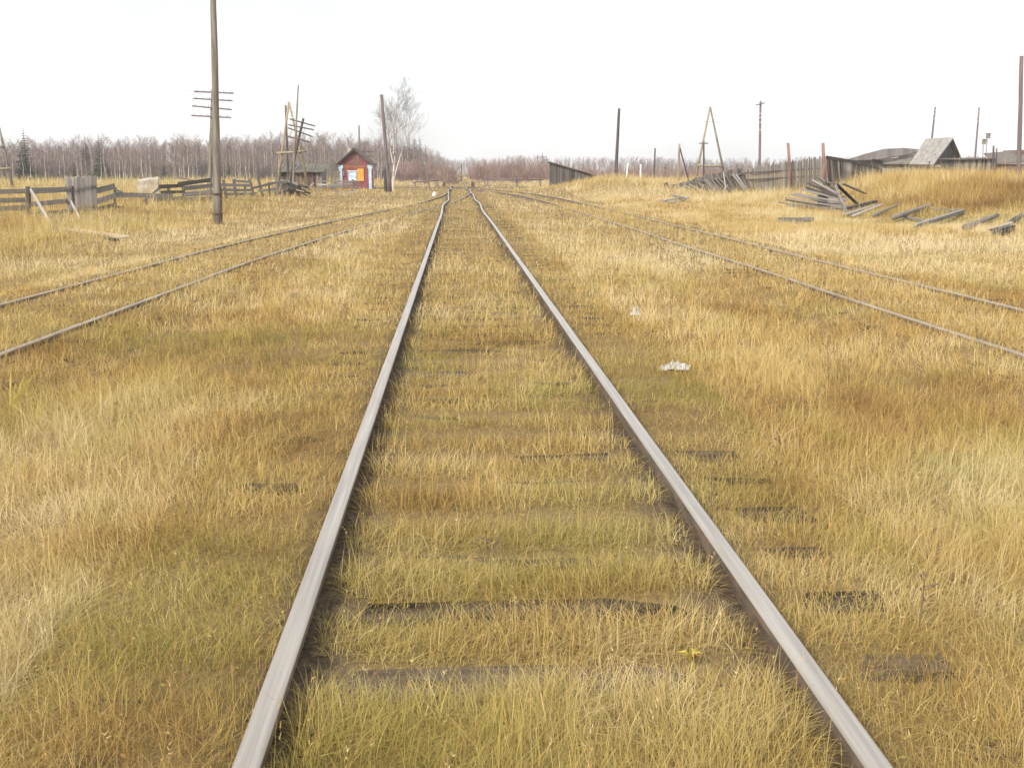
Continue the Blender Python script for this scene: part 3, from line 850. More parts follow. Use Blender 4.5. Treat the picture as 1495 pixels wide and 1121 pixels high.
MB().box((sx0, Yh - .09, at(525, 264.5, Yh).z), (sx1, Yh - .03, at(525, 246.5, Yh).z)).build('shutter', 'orange_paint', root)
MB().box((at(500.2, 250, Yh).x, Yh - .15, at(501, 257, Yh).z), (at(502.8, 250, Yh).x, Yh - .01, at(501, 250, Yh).z)).build('meter_box', 'pole_wood', root)
MB().box((at(541.6, 250, Yh).x, Yh + .2, at(541, 257.5, Yh).z), (at(543, 250, Yh).x, Yh + .5, at(541, 254, Yh).z)).build('lamp_box', 'metal_dark', root)
# low plank fence in front of the hut
Yl = 84.0
fl = thing('low_plank_fence', gz(at(495, 275, Yl).x, Yl), 'low weathered board fence in front of the red hut', 'fence')
for (x0, y0, x1, y1, w, m) in ((463, 265, 514, 265, 2.2, 'grey_board'), (464, 269.5, 478, 270, 2.4, 'pale_board'), (478, 270.5, 514, 268, 2.2, 'grey_board'), (463, 274.5, 514, 271.5, 2.2, 'grey_board'), (515, 263.5, 524.5, 267.5, 2.4, 'dark_board'), (515, 268, 523, 271.5, 2.4, 'dark_board'), (516, 272.5, 522, 275.5, 2.4, 'dark_board'), (463, 281.5, 520, 280.5, 1.8, 'grey_board')):
    board(at(x0, y0, Yl - (x0 > 514) * .3), at(x1, y1, Yl - (x1 > 514) * .9), w * Yl / F, 0.03, m, fl)
for x, yt in ((464, 264), (490, 264.5), (514.5, 262)):
    post(fl, x, 284, x, yt, 2.4, 'grey_board', dy=0, Y=Yl + .06)

# ---------------------------------------------------------------- level crossing furniture
Yc = 117.0
def barrier(label, x0, y0, x1, y1, posts):
    P0, P1 = at(x0, y0, Yc), at(x1, y1, Yc)
    r = thing('crossing_barrier', gz(P0.lerp(P1, .5).x, Yc), label, 'barrier')
    MB().tube([P0, P0.lerp(P1, .5) - Vector((0, 0, .04)), P1], [0.08, 0.075, 0.07], 8).build('beam', 'purple_pole', r, smooth=True)
    for x, w in posts:
        p = at(x, y0 + (y1 - y0) * (x - x0) / (x1 - x0), Yc)
        board(Vector((p.x, Yc + .1, Tz(p.x, Yc) - .2)), p + Vector((0, .1, .06)), w, w, 'pole_wood', r, 'post', up=(1, 0, 0))
    return r
bl = barrier('left wooden barrier beam on posts at the level crossing', 602, 266.2, 641, 262.8, ((606, .13), (637, .2), (639.5, .12)))
br = barrier('long low barrier beam with four posts right of the rails at the crossing', 706, 260.8, 792, 263, ((708.5, .16), (712, .12), (755, .2), (789, .14)))
MB().tube([at(714, 264, Yc - .1), at(756, 264.6, Yc - .1)], [0.05, 0.05], 7).build('lower_bar', 'pole_wood', br, smooth=True)
pole('pale leaning bare pole beside the left barrier', (627.5, 281), (619.5, 236), 108, 0.09, 0.06, 'pole_wood', name='leaning_pole')
pole('slim pole rising from a rusty box beside the rails', (649, 272), (649, 249), 121, 0.08, 0.06, 'pole_wood', name='signal_post')
pole('dark narrow signal post beside the far rails', (673.4, 264), (673.4, 240), 170, 0.09, 0.08, 'dark_pole', name='signal_post')
def stump(label, px, pyb, pyt, wpx, Y, m='metal_dark'):
    p = at(px, pyb, Y); z = at(px, pyt, Y).z; w = wpx * Y / F / 2
    zb = Tz(p.x, Y) - .1
    b = MB().prism([(p.x - w, Y, zb), (p.x + w, Y, zb), (p.x + w, Y, z - .08), (p.x + w * .2, Y, z), (p.x - w, Y, z - .02)], (0, w * 2, 0))
    return tag(b.build('rusty_box', m, origin=(p.x, Y, Tz(p.x, Y))), label, 'box')
stump('rusty box at the foot of the slim pole by the crossing', 648.6, 272, 265.5, 4, 120.5)
stump('dark leaning slab standing right beside the rails at the crossing', 690.5, 273, 265.5, 5, 116)
stump('small dark stump at the foot of the pale leaning pole', 622.8, 279, 273, 2, 107, 'dark_board')
p = at(634.2, 283.5, g(634, 287).y)
b = MB()
r = 0.13
b.tube([(p.x, p.y, Tz(p.x, p.y) - .03), (p.x - .02, p.y, Tz(p.x, p.y) + .10), (p.x + .01, p.y, Tz(p.x, p.y) + .24), (p.x + .02, p.y, Tz(p.x, p.y) + .30)], [r * .8, r, r * .75, r * .3], 9)
tag(b.build('white_stone', 'white_paint', origin=(p.x, p.y, Tz(p.x, p.y)), smooth=True), 'small bright white painted stone in the grass by the switch', 'stone')
# switch heel: dirt and boards
# ---------------------------------------------------------------- lean-to shed on the right
Yr = 112.0
root = thing('lean_to_shed', gz(at(835, 272, Yr).x, Yr), 'dark plank lean-to shed with one steep sloping roof by the crossing', 'shed')
x0, x1 = at(806.5, 250, Yr).x, at(866, 260, Yr).x
z0, z1 = at(806, 238.5, Yr).z, at(866, 256.5, Yr).z
zb = min(Tz(x0, Yr), Tz(x1, Yr)) - .2
DR = 3.2
MB().prism([(x0 + .05, Yr + .04, zb), (x1 - .05, Yr + .04, zb), (x1 - .05, Yr + .04, z1 - .05), (x0 + .05, Yr + .04, z0 - .05)], (0, DR, 0)).build('wall', 'gable_dark', root)
n = 22
for i in range(n):
    f = (i + .5) / n
    x = x0 + (x1 - x0) * f
    board((x, Yr, zb), (x + RNG.uniform(-.03, .03), Yr, z0 + (z1 - z0) * f - .03), (x1 - x0) / n * RNG.uniform(.82, .97), 0.03, RNG.choice(['dark_board', 'dark_board', 'dark_board', 'lean_board']), root, 'plank', up=(1, 0, 0))
for i in range(10):
    y = Yr + DR * (i + .5) / 10
    board((x0 - .01, y, zb), (x0 - .01, y, z0 - .03), DR / 10 * .95, .03, 'dark_board', root, 'plank', up=(0, 1, 0))
MB().prism([(x0 - .25, Yr - .25, z0 + .05), (x1 + .35, Yr - .25, z1 - .08), (x1 + .35, Yr - .25, z1 + .02), (x0 - .25, Yr - .25, z0 + .15)], (0, DR + .5, 0)).build('roof', 'roof_felt', root)

# ---------------------------------------------------------------- right side picket fences
def pY(px):
    return float(np.interp(px, [970, 1050, 1100, 1200], [78, 76, 73, 62]))
fr = thing('collapsed_fence', gz(at(1035, 280, 77).x, 77), 'dark old fence collapsed backwards into the grass, its pickets overlapping', 'fence')
for i in range(60):
    px = 976 + 114 * i / 59 + RNG.uniform(-1, 1)
    Y = pY(px)
    p0 = at(px + 3, 284 - 6 * (px - 976) / 114, Y - .5); p0.z = max(Tz(p0.x, p0.y) - .05, p0.z - 0.3)
    yt = np.interp(px, [976, 1000, 1040, 1090], [272, 267, 255, 246])
    p1 = at(px - 4 + RNG.uniform(-1.5, 1.5), yt + RNG.uniform(-1.2, 1.2), Y + .9)
    board(p0, p1, 0.16, 0.03, RNG.choice(['dark_board', 'dark_board', 'lean_board']), fr, 'picket', up=(1, 0, 0))
    if i % 2:
        board(p0 + Vector((.2, -.35, -.05)), p1 + Vector((-.35 + RNG.uniform(-.3, .3), -.5, -.35)), 0.14, 0.03, RNG.choice(['dark_board', 'lean_board', 'grey_board']), fr, 'picket', up=(1, 0, 0))
for (xa, ya, xb, yb) in ((972, 276, 1040, 262), (1040, 262, 1100, 251), (974, 281, 1045, 273)):
    board(at(xa, ya, pY(xa) + .3), at(xb, yb, pY(xb) + .3), 0.12, 0.08, 'dark_board', fr, 'rail')
for (xa, ya, xb, yb) in ((1028, 270, 1018, 288), (1063, 270, 1052, 286), (979, 286, 984, 278), (1056, 252, 1061, 266)):
    p1 = at(xb, yb, pY(xa) - 1.2); p1.z = min(p1.z, Tz(p1.x, p1.y) + .05) if yb > ya else p1.z
    board(at(xa, ya, pY(xa) - .7), p1, 0.07, 0.05, 'pale_board', fr, 'prop')
b_ = at(972, 268, 77.5)
board(at(971, 267, 77), at(978, 280, 76.8), .30, .06, 'dark_board', fr, 'post', up=(1, 0, 0))
fp = thing('picket_fence', gz(at(1150, 270, 68).x, 68), 'grey weathered picket fence of thin uneven pales behind the rusty pipes', 'fence')
n = 70
for i in range(n):
    px = 1092 + 112 * i / (n - 1)
    Y = pY(px)
    p0 = at(px + .5, 275, Y); p0.z = Tz(p0.x, p0.y) - .1
    yt = np.interp(px, [1092, 1130, 1200], [247, 240, 230]) + RNG.uniform(-2.5, 2)
    board(p0, at(px + RNG.uniform(-1.2, .6), yt, Y), RNG.uniform(.045, .075), 0.025, RNG.choice(['grey_board', 'grey_board', 'lean_board']), fp, 'pale', up=(1, 0, 0))
for yy in (.35, .75):
    for a_, c_ in ((1092, 1148), (1148, 1204)):
        board(at(a_, 272 - 26 * yy - (a_ - 1092) * .06, pY(a_) + .06), at(c_, 272 - 26 * yy - (c_ - 1092) * .06, pY(c_) + .06), .08, .05, 'dark_board', fp, 'rail')
# leaning plank corner next to the upright rusty pipe
ct = thing('plank_screen', gz(at(1214, 262, 63).x, 63), 'dark leaning plank screen right of the upright rusty pipe', 'fence')
for i in range(9):
    px = 1205 + 2.6 * i
    p0 = at(px + 5, 266, 63 + .15 * i); p0.z = Tz(p0.x, p0.y) - .1
    board(p0, at(px, 229 + .3 * i, 63 + .15 * i), .10, .03, RNG.choice(['dark_board', 'brown_board', 'grey_board']), ct, 'plank', up=(1, 0, 0))
p0 = at(1212, 262, 62.6); p0.z = Tz(p0.x, p0.y)
board(p0, at(1203, 236, 62.6), .07, .05, 'pale_board', ct, 'prop', up=(1, 0, 0))
# long wall with sloping capping behind the bank grass
lw = thing('plank_wall', gz(at(1255, 255, 75).x, 75), 'long grey plank wall with a dark sagging capping beam below the low roof', 'fence')
n = 44
for i in range(n):
    px = 1224 + 112 * i / (n - 1)
    Y = 64 + 24 * i / (n - 1)
    p0 = at(px, 262, Y); p0.z = Tz(p0.x, p0.y) - .1
    yt = np.interp(px, [1224, 1282, 1336], [234, 247, 245])
    board(p0, at(px, yt + RNG.uniform(-1, 1), Y), .17, .03, RNG.choice(['grey_board', 'dark_board', 'grey_board']), lw, 'plank', up=(1, 0, 0))
for (xa, ya, xb, yb) in ((1208, 230, 1250, 237), (1248, 236.5, 1284, 246)):
    Ya = 64 + 24 * (xa - 1224) / 112; Yb = 64 + 24 * (xb - 1224) / 112
    board(at(xa, ya, Ya - .1), at(xb, yb, Yb - .1), .17, .10, 'dark_board', lw, 'capping')
# low wide roof behind
lr = thing('low_barn', gz(at(1290, 245, 115).x, 115), 'low barn with a wide dark sagging roof behind the plank wall', 'barn')
eL, eR = at(1238, 236, 112), at(1344, 236, 112)
MB().box((eL.x + .6, 112.3, Tz(eL.x, 112) - .2), (eR.x - .2, 118, at(1300, 233, 112).z)).build('wall', 'grey_board', lr)
rp = [at(1238, 233.5, 112), at(1262, 226, 114), at(1290, 218.5, 117), at(1318, 217, 117), at(1341, 219, 115)]
lo = [at(1238, 235, 111.5), at(1262, 234.5, 111.5), at(1290, 232, 111.5), at(1318, 228.5, 111.5), at(1341, 221.5, 111.5)]
for i in range(4):
    for j in range(5):
        a0, a1 = rp[i].lerp(rp[i + 1], j / 5), rp[i].lerp(rp[i + 1], (j + 1) / 5)
        c0, c1 = lo[i].lerp(lo[i + 1], j / 5), lo[i].lerp(lo[i + 1], (j + 1) / 5)
        am, cm = (a0 + a1) / 2, (c0 + c1) / 2
        w = max((a1 - a0).length, (c1 - c0).length) * 1.0
        MB().add([a0, a1, c1, c0, a0 + Vector((0, 0, .06)), a1 + Vector((0, 0, .06)), c1 + Vector((0, 0, .06)), c0 + Vector((0, 0, .06))], [(0, 1, 2, 3), (7, 6, 5, 4), (0, 4, 5, 1), (1, 5, 6, 2), (2, 6, 7, 3), (3, 7, 4, 0)]).build('roof_sheet', RNG.choice(['lean_board', 'roof_felt', 'lean_board']), lr)
board(at(1284, 233.5, 111.3), at(1342, 222.5, 111.3), .14, .06, 'dark_board', lr, 'eave_board')
MB().prism([at(1310, 230.5, 111.6), at(1341, 222, 111.6), at(1345, 240, 111.6), at(1290, 240, 111.6), at(1290, 233, 111.6)], (0, .3, 0)).build('front_wall', 'grey_board', lr)

# ---------------------------------------------------------------- grey-roofed house
Yg = 100.0
root = thing('gable_house', gz(at(1370, 245, Yg).x, Yg), 'small house with a steep grey corrugated roof and dark open gable', 'house')
A0, A1 = at(1327.5, 240.5, Yg + 1.2), at(1361, 241, Yg)            # lower eave, left to right
R0, R1 = at(1351.5, 203.5, Yg + 4.0), at(1390.5, 201.5, Yg + 2.8)  # ridge
C1 = at(1405.5, 237, Yg + 5.6)                                     # far lower corner of the gable
n = 9
for i in range(n):
    a0, a1 = A0.lerp(A1, i / n), A0.lerp(A1, (i + 1) / n)
    r0, r1 = R0.lerp(R1, i / n), R0.lerp(R1, (i + 1) / n)
    up = Vector((-.02, -.03, .035 + .03 * (i % 2)))
    MB().add([a0, a1, r1, r0, a0 + up, a1 + up, r1 + up, r0 + up], [(0, 1, 2, 3), (7, 6, 5, 4), (0, 4, 5, 1), (1, 5, 6, 2), (2, 6, 7, 3), (3, 7, 4, 0)]).build('roof_sheet', 'slate_roof', root)
C0 = C1 + (A0 - A1)
MB().add([C0, C1, R1, R0, C0 + Vector((0, 0, .05)), C1 + Vector((0, 0, .05)), R1 + Vector((0, 0, .05)), R0 + Vector((0, 0, .05))], [(0, 1, 2, 3), (7, 6, 5, 4), (0, 4, 5, 1), (1, 5, 6, 2), (2, 6, 7, 3), (3, 7, 4, 0)]).build('roof_back', 'slate_roof', root)
ins = (A0 - A1).normalized() * .35
G0, G1, G2 = A1 + ins, C1 + ins, R1 + ins - Vector((0, 0, .06))
gb = MB().prism([G0, G1, G2], ins * .4).build('gable', 'gable_dark', root)
nrm = -(A0 - A1).normalized()
for i in range(7):                       # upright gable boards, an open hatch left in the middle
    f0, f1 = i / 7, (i + .9) / 7
    if i in (3, 4): continue
    def gp(f, up):
        base = G0.lerp(G1, f); edge = G0.lerp(G2, 2 * f) if f < .5 else G1.lerp(G2, 2 - 2 * f)
        return base.lerp(edge, up) + nrm * .02
    m_ = (f0 + f1) / 2
    board(gp(m_, 0), gp(m_, .93), (G1 - G0).length / 7 * .9, .03, 'dark_board', root, 'gable_plank', up=tuple((G1 - G0).normalized()))
zb = Tz(G0.x, Yg) - .3
MB().prism([(G0.x, G0.y, zb), (G1.x, G1.y, zb), (G1.x, G1.y, G1.z), (G0.x, G0.y, G0.z)], (A0 - A1) * .72).build('wall', 'dark_board', root)
board(A1 + nrm * .02 - Vector((0, 0, .05)), R1 + nrm * .02 - Vector((0, 0, .05)), .16, .04, 'pale_board', root, 'bargeboard')
board(C1 + nrm * .02 - Vector((0, 0, .05)), R1 + nrm * .02 - Vector((0, 0, .05)), .12, .04, 'dark_board', root, 'bargeboard')
# dark low fence before the house
hf = thing('low_dark_fence', gz(at(1350, 250, 88).x, 88), 'low dark board fence running in front of the grey-roofed house', 'fence')
for i in range(30):
    px = 1320 + 76 * i / 29
    p = at(px, 241.5 + RNG.uniform(-1.2, 1), 88); p0 = Vector((p.x, p.y, Tz(p.x, p.y) - .1))
    board(p0, p, .15, .03, RNG.choice(['dark_board', 'dark_board', 'grey_board']), hf, 'plank', up=(1, 0, 0))
board(at(1320, 245, 87.95), at(1396, 245, 87.95), .09, .04, 'dark_board', hf, 'rail')
# plank outhouse right of it
wr = thing('plank_shed', gz(at(1425, 245, 82).x, 82), 'flat-topped grey plank shed under the two birdhouses', 'shed')
for i in range(22):
    px = 1397 + 56 * i / 21
    p = at(px, 233.5 - .8 * i / 21, 82); p0 = Vector((p.x, p.y, Tz(p.x, p.y) - .1))
    board(p0, p, .145, .03, RNG.choice(['grey_board', 'grey_board', 'dark_board']), wr, 'plank', up=(1, 0, 0))
MB().prism([at(1395.5, 234, 81.7), at(1455, 232.6, 81.7), at(1455, 231.2, 81.7), at(1395.5, 232.8, 81.7)], (0, 3.2, .1)).build('roof', 'roof_felt', wr)
MB().box((at(1397, 240, 82).x, 82.05, Tz(at(1425, 240, 82).x, 82) - .2), (at(1453, 240, 82).x, 84.6, at(1420, 234, 82).z)).build('wall', 'gable_dark', wr)
pole('dark post at the end of the flat-topped plank shed', (1451, 250), (1450.5, 213), 80, .10, .07, 'dark_pole', name='fence_post', cat='post')
pole('thinner dark post just past the flat-topped plank shed', (1455, 250), (1455, 217), 79, .07, .05, 'dark_pole', name='fence_post', cat='post')
for lab, px, yt, pb, Y in (('higher boxy birdhouse on a thin pole above the plank shed', 1442.5, 195.5, 1437, 86), ('lower birdhouse with a slanted lid on a thin pole above the plank shed', 1436.5, 204, 1434.5, 86.5)):
    B = at(pb, 250, Y); B.z = Tz(B.x, Y)
    q = thing('birdhouse', B, lab, 'birdhouse')
    tpp = at(px - 1, yt + 8, Y)
    MB().tube([B - Vector((0, 0, .2)), tpp], [.035, .03], 7).build('pole', 'purple_pole', q, smooth=True)
    c = at(px, yt + 3.8, Y)
    bx = MB().box((c.x - .13, Y - .16, c.z - .19), (c.x + .13, Y + .10, c.z + .17)).build('box', 'grey_board', q)
    MB().prism([(c.x - .17, Y - .21, c.z + .172), (c.x + .17, Y - .21, c.z + .172), (c.x + .17, Y - .21, c.z + .20), (c.x - .17, Y - .21, c.z + .20)], (0, .36, .05)).build('lid', 'dark_board', q)
    MB().tube([(c.x, Y - .17, c.z + .03), (c.x, Y - .155, c.z + .03)], [.035, .035], 8).build('entrance', 'gable_dark', bx, q)
# distant low roofs at the right edge
dr = thing('low_house', gz(at(1475, 245, 96).x, 96), 'low house with a pale flat roof behind the thick purplish pole', 'house')
MB().box((at(1456, 240, 96).x, 96, Tz(at(1470, 240, 96).x, 96) - .2), (at(1530, 240, 96).x, 100, at(1475, 240, 96).z)).build('wall', 'brown_board', dr)
MB().prism([at(1455, 240.5, 95.7), at(1532, 235, 95.7), at(1532, 233, 95.7), at(1455, 239, 95.7)], (1.2, 5, 1.0)).build('roof', 'lean_board', dr)
MB().prism([at(1474, 232.5, 99), at(1532, 228, 99), at(1532, 219, 99), at(1489, 219, 99)], (0, 3, 0)).build('upper_wall', 'brown_board', dr)
MB().prism([at(1472, 232.8, 98.6), at(1490, 231.5, 98.6), at(1490, 229.5, 98.6), at(1473, 231, 98.6)], (0, 2, .1)).build('porch_roof', 'roof_felt', dr)

# ---------------------------------------------------------------- collapsed slats and logs on the right
cf = thing('collapsed_roof', gz(at(1200, 300, 48).x, 48), 'fan of collapsed grey roof slats lying against the bank', 'debris')
tips = [(1138, 296), (1148, 289), (1156, 284), (1162, 283), (1171, 277), (1177, 274), (1179, 267.5), (1186, 263), (1192, 259.5), (1200, 262), (1208, 266)]
for i, (tx, ty) in enumerate(tips):
    f = i / (len(tips) - 1)
    hx, hy = 1232 - 11 * f, 306 - 33 * f
    for k in range(2):
        p0 = at(tx + RNG.uniform(-4, 12) * k, ty + RNG.uniform(1.5, 4.5) * k, 50 - 1.5 * f)
        p1 = at(hx + RNG.uniform(-6, 9), hy + 2.2 * k + RNG.uniform(-2, 2), 46.5 + 2.5 * f)
        board(p0, p1, RNG.uniform(.06, .10), .04, RNG.choice(['grey_board', 'grey_board', 'dark_board']), cf, 'slat')
for i in range(14):
    px = 1196 + 2.6 * i
    yt = np.interp(px, [1180, 1200, 1234], [283, 280, 300])
    p = at(px, yt + 4, 48.6); p0 = Vector((p.x, p.y, Tz(p.x, p.y) - .1))
    if p.z - p0.z > .15:
        board(p0, p, .12, .04, 'dark_board', cf, 'strut', up=(1, 0, 0))
for i in range(5):
    px = 1210 + 4 * i
    board(at(1208 + i, 291 + 4.0 * i, 46.6), at(1232 + i * .4, 292 + 4 * i, 46.2), .07, .03, 'grey_board', cf, 'slat')
p1 = g(1235, 312); p1.z += .05
board(at(1219.5, 271, 47.8), p1, .13, .08, 'pole_wood', cf, 'beam', up=(1, 0, 0))
p1 = g(1256, 302)
board(at(1221, 269, 48.5), p1, .12, .08, 'dark_board', cf, 'beam', up=(1, 0, 0))
p1 = g(1264, 292)
board(at(1230, 268, 49.5), p1 + Vector((0, 0, .3)), .12, .06, 'grey_board', cf, 'beam', up=(1, 0, 0))
for (a_, c_, w, t, m, lab, rnd) in (
    ((1232, 311), (1277, 299), .20, .16, 'dark_board', 'dark beam lying beside the pale boards below the slats', False),
    ((1234, 317), (1281, 301), .26, .06, 'grey_board', 'wide pale-grey board lying below the dark beam', False),
    ((1244, 319), (1288, 301), .15, .05, 'pale_board', 'narrow pale board lying beside the wide grey board', False),
    ((1275, 319), (1312, 303), .17, .15, 'pole_wood', 'short grey log between the boards and the thick log', True),
    ((1304, 324), (1360, 304), .20, .20, 'pole_wood', 'thick grey log lying slantwise in the green patch', True),
    ((1318, 317), (1341, 310), .14, .12, 'pole_wood', 'short log end lying behind the thick grey log', True),
    ((1322, 320), (1356, 327), .13, .06, 'grey_board', 'flat grey plank bridging the thick log and the long beam', False),
    ((1338, 335), (1405, 313), .17, .13, 'grey_board', 'long straight grey beam lying in the green patch', False),
    ((1360, 309), (1404, 311.5), .15, .10, 'grey_board', 'grey beam lying level behind the long straight beam', False),
    ((1408, 339), (1456, 320), .19, .18, 'pole_wood', 'round grey log lying apart in the brown grass', True),
    ((1448, 341), (1482, 327), .13, .08, 'pale_board', 'pale split board past the round grey log', False),
    ((1455, 345), (1475, 339), .22, .16, 'dark_board', 'dark rotten block beside the pale split board', False),
    ((1476, 330), (1497, 316), .16, .12, 'dark_board', 'dark stake lying at the foot of the bank', False),
    ((1140, 328), (1184, 327), .28, .18, 'grey_board', 'short squared timber lying alone in the straw grass', False)):
    lying('fallen_log' if rnd else 'fallen_board', a_, c_, w, t, m, lab, 'log' if rnd else 'board', lift=.05, rnd=rnd)
for i, (a_, c_, m, lab) in enumerate((((966, 294), (985, 291), 'pink_board', 'pinkish board on top of the small pile before the collapsed fence'), ((963, 297), (990, 299), 'pale_board', 'pale board at the front of the small pile before the collapsed fence'), ((972, 298), (1003, 294), 'pale_board', 'pale board lying across the small pile before the collapsed fence'), ((980, 292), (1004, 298), 'grey_board', 'grey board under the small pile before the collapsed fence'))):
    lying('pile_board', a_, c_, .20, .05, m, lab, 'board', 'small board pile', lift=.05 + .07 * i)
# bit of old sleeper right
lying('old_timber', (1472, 545), (1500, 551), .07, .05, 'pink_board', 'small weathered timber end in the grass beside the right siding', 'timber', lift=.04)

# ---------------------------------------------------------------- trees
def ribbon_tri(b, p, d, L, w, rs, mi=0):
    s = d.cross(Vector((rs.uniform(-1, 1), rs.uniform(-1, 1), rs.uniform(-1, 1))))
    if s.length < 1e-4: return
    s = s.normalized() * (w / 2)
    b.add([p - s, p + s, p + d * L], [(0, 1, 2)], mi)
def make_birch(seed, H, nb, nt, bw, tw, spread, low, r0, lean=0.03, droop=0.15):
    rs = random.Random(seed)
    tr, crn = MB(), MB()
    n = 7
    ax, ay = rs.uniform(-lean, lean), rs.uniform(-lean, lean)
    pts = []
    for i in range(n + 1):
        t = i / n
        pts.append(Vector((ax * H * t + rs.uniform(-1, 1) * 0.012 * H * (t > 0), ay * H * t + rs.uniform(-1, 1) * 0.012 * H * (t > 0), H * t - (0.3 if i == 0 else 0))))
    tr.tube(pts, [r0 * (1 - 0.92 * (i / n) ** 0.85) + 0.008 for i in range(n + 1)], 6)
    def pt(t):
        k = min(int(t * n), n - 1)
        return pts[k].lerp(pts[k + 1], t * n - k)
    for i in range(nb):
        t = low + (0.97 - low) * (i + rs.random()) / nb
        a = rs.uniform(0, 2 * math.pi)
        L = spread * H * (0.35 + 0.65 * math.sin(math.pi * min(1, (1.06 - t) / (1.06 - low)) ** 0.8)) * rs.uniform(.7, 1.15)
        el = rs.uniform(0.75, 1.2)
        d = Vector((math.cos(a) * math.cos(el), math.sin(a) * math.cos(el), math.sin(el)))
        p = pt(t); q = p
        segs = 4
        for s in range(segs):
            q2 = q + d * (L / segs)
            w0 = bw * (1 - s / segs) * (1.1 - .6 * t)
            crn.tube([q, q2], [w0, w0 * .7], 3, mi=1, cap=False)
            for k in range(nt):
                u = q.lerp(q2, rs.random())
                dd = (d + Vector((rs.uniform(-1, 1), rs.uniform(-1, 1), rs.uniform(-.9, .9))) * .75).normalized()
                tl = L * rs.uniform(.18, .5)
                ribbon_tri(crn, u, dd, tl, tw, rs)
                ribbon_tri(crn, u + dd * tl * .5, (dd + Vector((rs.uniform(-.8, .8), rs.uniform(-.8, .8), rs.uniform(-1.1, .4)))).normalized(), tl * .7, tw * .7, rs)
            d = (d + Vector((rs.uniform(-.25, .25), rs.uniform(-.25, .25), -droop + rs.uniform(-.1, .15)))).normalized()
            q = q2
    return tr, crn
def make_spruce(seed, H):
    rs = random.Random(seed); tr, crn = MB(), MB()
    tr.tube([(0, 0, -.3), (0, 0, H)], [H * .018, .015], 6)
    z = H * .08
    while z < H * .98:
        R = (H - z) * .22 + .1
        k = 9
        a0 = rs.random() * 6
        for i in range(k):
            a = a0 + i * 2 * math.pi / k + rs.uniform(-.2, .2)
            L = R * rs.uniform(.7, 1.15)
            d = Vector((math.cos(a), math.sin(a), rs.uniform(-.45, -.1))).normalized()
            s = Vector((-math.sin(a), math.cos(a), 0)) * (L * .28)
            p = Vector((0, 0, z))
            crn.add([p, p + d * L * .6 + s, p + d * L, p + d * L * .6 - s], [(0, 1, 2, 3)])
            for m_ in range(3):
                u = p + d * L * rs.uniform(.3, .95)
                ribbon_tri(crn, u, (d + Vector((rs.uniform(-1, 1), rs.uniform(-1, 1), -.6))).normalized(), L * .35, L * .16, rs)
        z += H * .036 + .05
    return tr, crn
def proto_meshes(pair, nm, m_tr, m_cr):
    return pair[0].mesh(nm + '_trunk', m_tr, smooth=True), pair[1].mesh(nm + '_crown', m_cr)
def merged(pair, nm, m_tr, m_cr):
    b = MB(); b.v = list(pair[0].v); b.f = list(pair[0].f); b.m = [0] * len(pair[0].f)
    b.add(pair[1].v, pair[1].f, 1)
    b.m = [0] * len(pair[0].f) + [1 + k for k in pair[1].m]
    return b.mesh(nm, [m_tr, m_cr, m_tr if m_cr == 'needle' else m_cr])
BP = [make_birch(100 + k, 10.0, 34, 5, .017, .020, .19, .16 + .04 * (k % 3), .085, droop=.02) for k in range(6)]
BM = [proto_meshes(p, 'birch', 'forest_bark', ['twig', 'twig']) for p in BP]
SP = [make_spruce(200 + k, 9.0) for k in range(2)]
SM = [proto_meshes(p, 'spruce', 'dark_pole', 'needle') for p in SP]
SHP = []
for k in range(3):
    rs = random.Random(300 + k); b = MB(); st = MB()
    for i in range(16):
        a = rs.uniform(0, 6.28); el = rs.uniform(.8, 1.5)
        d = Vector((math.cos(a) * math.cos(el), math.sin(a) * math.cos(el), math.sin(el))); L = rs.uniform(1.6, 3)
        p0 = Vector((rs.uniform(-.5, .5), rs.uniform(-.5, .5), -.15))
        st.tube([p0, p0 + d * L], [.025, .008], 4, cap=False)
        for q in range(26):
            u = p0 + d * L * rs.uniform(.2, 1)
            dd = (d + Vector((rs.uniform(-1, 1), rs.uniform(-1, 1), rs.uniform(-.3, .8))) * .9).normalized()
            ribbon_tri(b, u, dd, rs.uniform(.4, 1.0), .03, rs)
    SHP.append((st, b))
SHM = [proto_meshes(p, 'shrub', 'twig_red', 'twig_red') for p in SHP]
def place_tree(name, meshes, loc, s, rz, label, cat, group, parts=('trunk', 'crown'), sz=1.0):
    r = thing(name, loc, label, cat, group)
    r.scale = (s, s, s * sz); r.rotation_euler = (0, 0, rz)
    for nm, mm in zip(parts, meshes):
        o = bpy.data.objects.new(nm, mm); o.parent = r; COL.objects.link(o)
    return r
TR = random.Random(11)
def forest_front(px):
    return float(np.interp(px, [-100, 480, 560, 610, 640, 660], [170, 185, 205, 250, 330, 480]))
def tree_h(px):
    return float(np.interp(px, [-100, 60, 200, 320, 480, 540, 600, 640, 660], [6.6, 6.6, 6.9, 7.3, 7.7, 7.7, 7.8, 7.0, 6.0]))
def birch_label(px, s):
    where = ('beyond the four-board fence', 'beyond the upright plank gate', 'beyond the broken board fence', 'beyond the rickety stake fence', 'behind the mossy shed', 'behind the red hut', 'behind the big white birch')[int(np.searchsorted([95, 150, 300, 395, 485, 550], px))]
    return ('tall' if s * 10 / tree_h(px) > .95 else 'shorter') + ' bare pale-trunked birch at the wood edge ' + where
for i in range(230):
    px = -90 + 720 * (i + TR.random()) / 230
    Y = forest_front(px) + TR.random() ** 1.3 * 40
    p = at(px, 262, Y); p.z = Tz(p.x, Y)
    s = tree_h(px) / 10.0 * TR.uniform(.78, 1.12)
    place_tree('birch_tree', TR.choice(BM), p, s, TR.uniform(0, 6.28), birch_label(px, s), 'tree', 'birches at the edge of the wood')
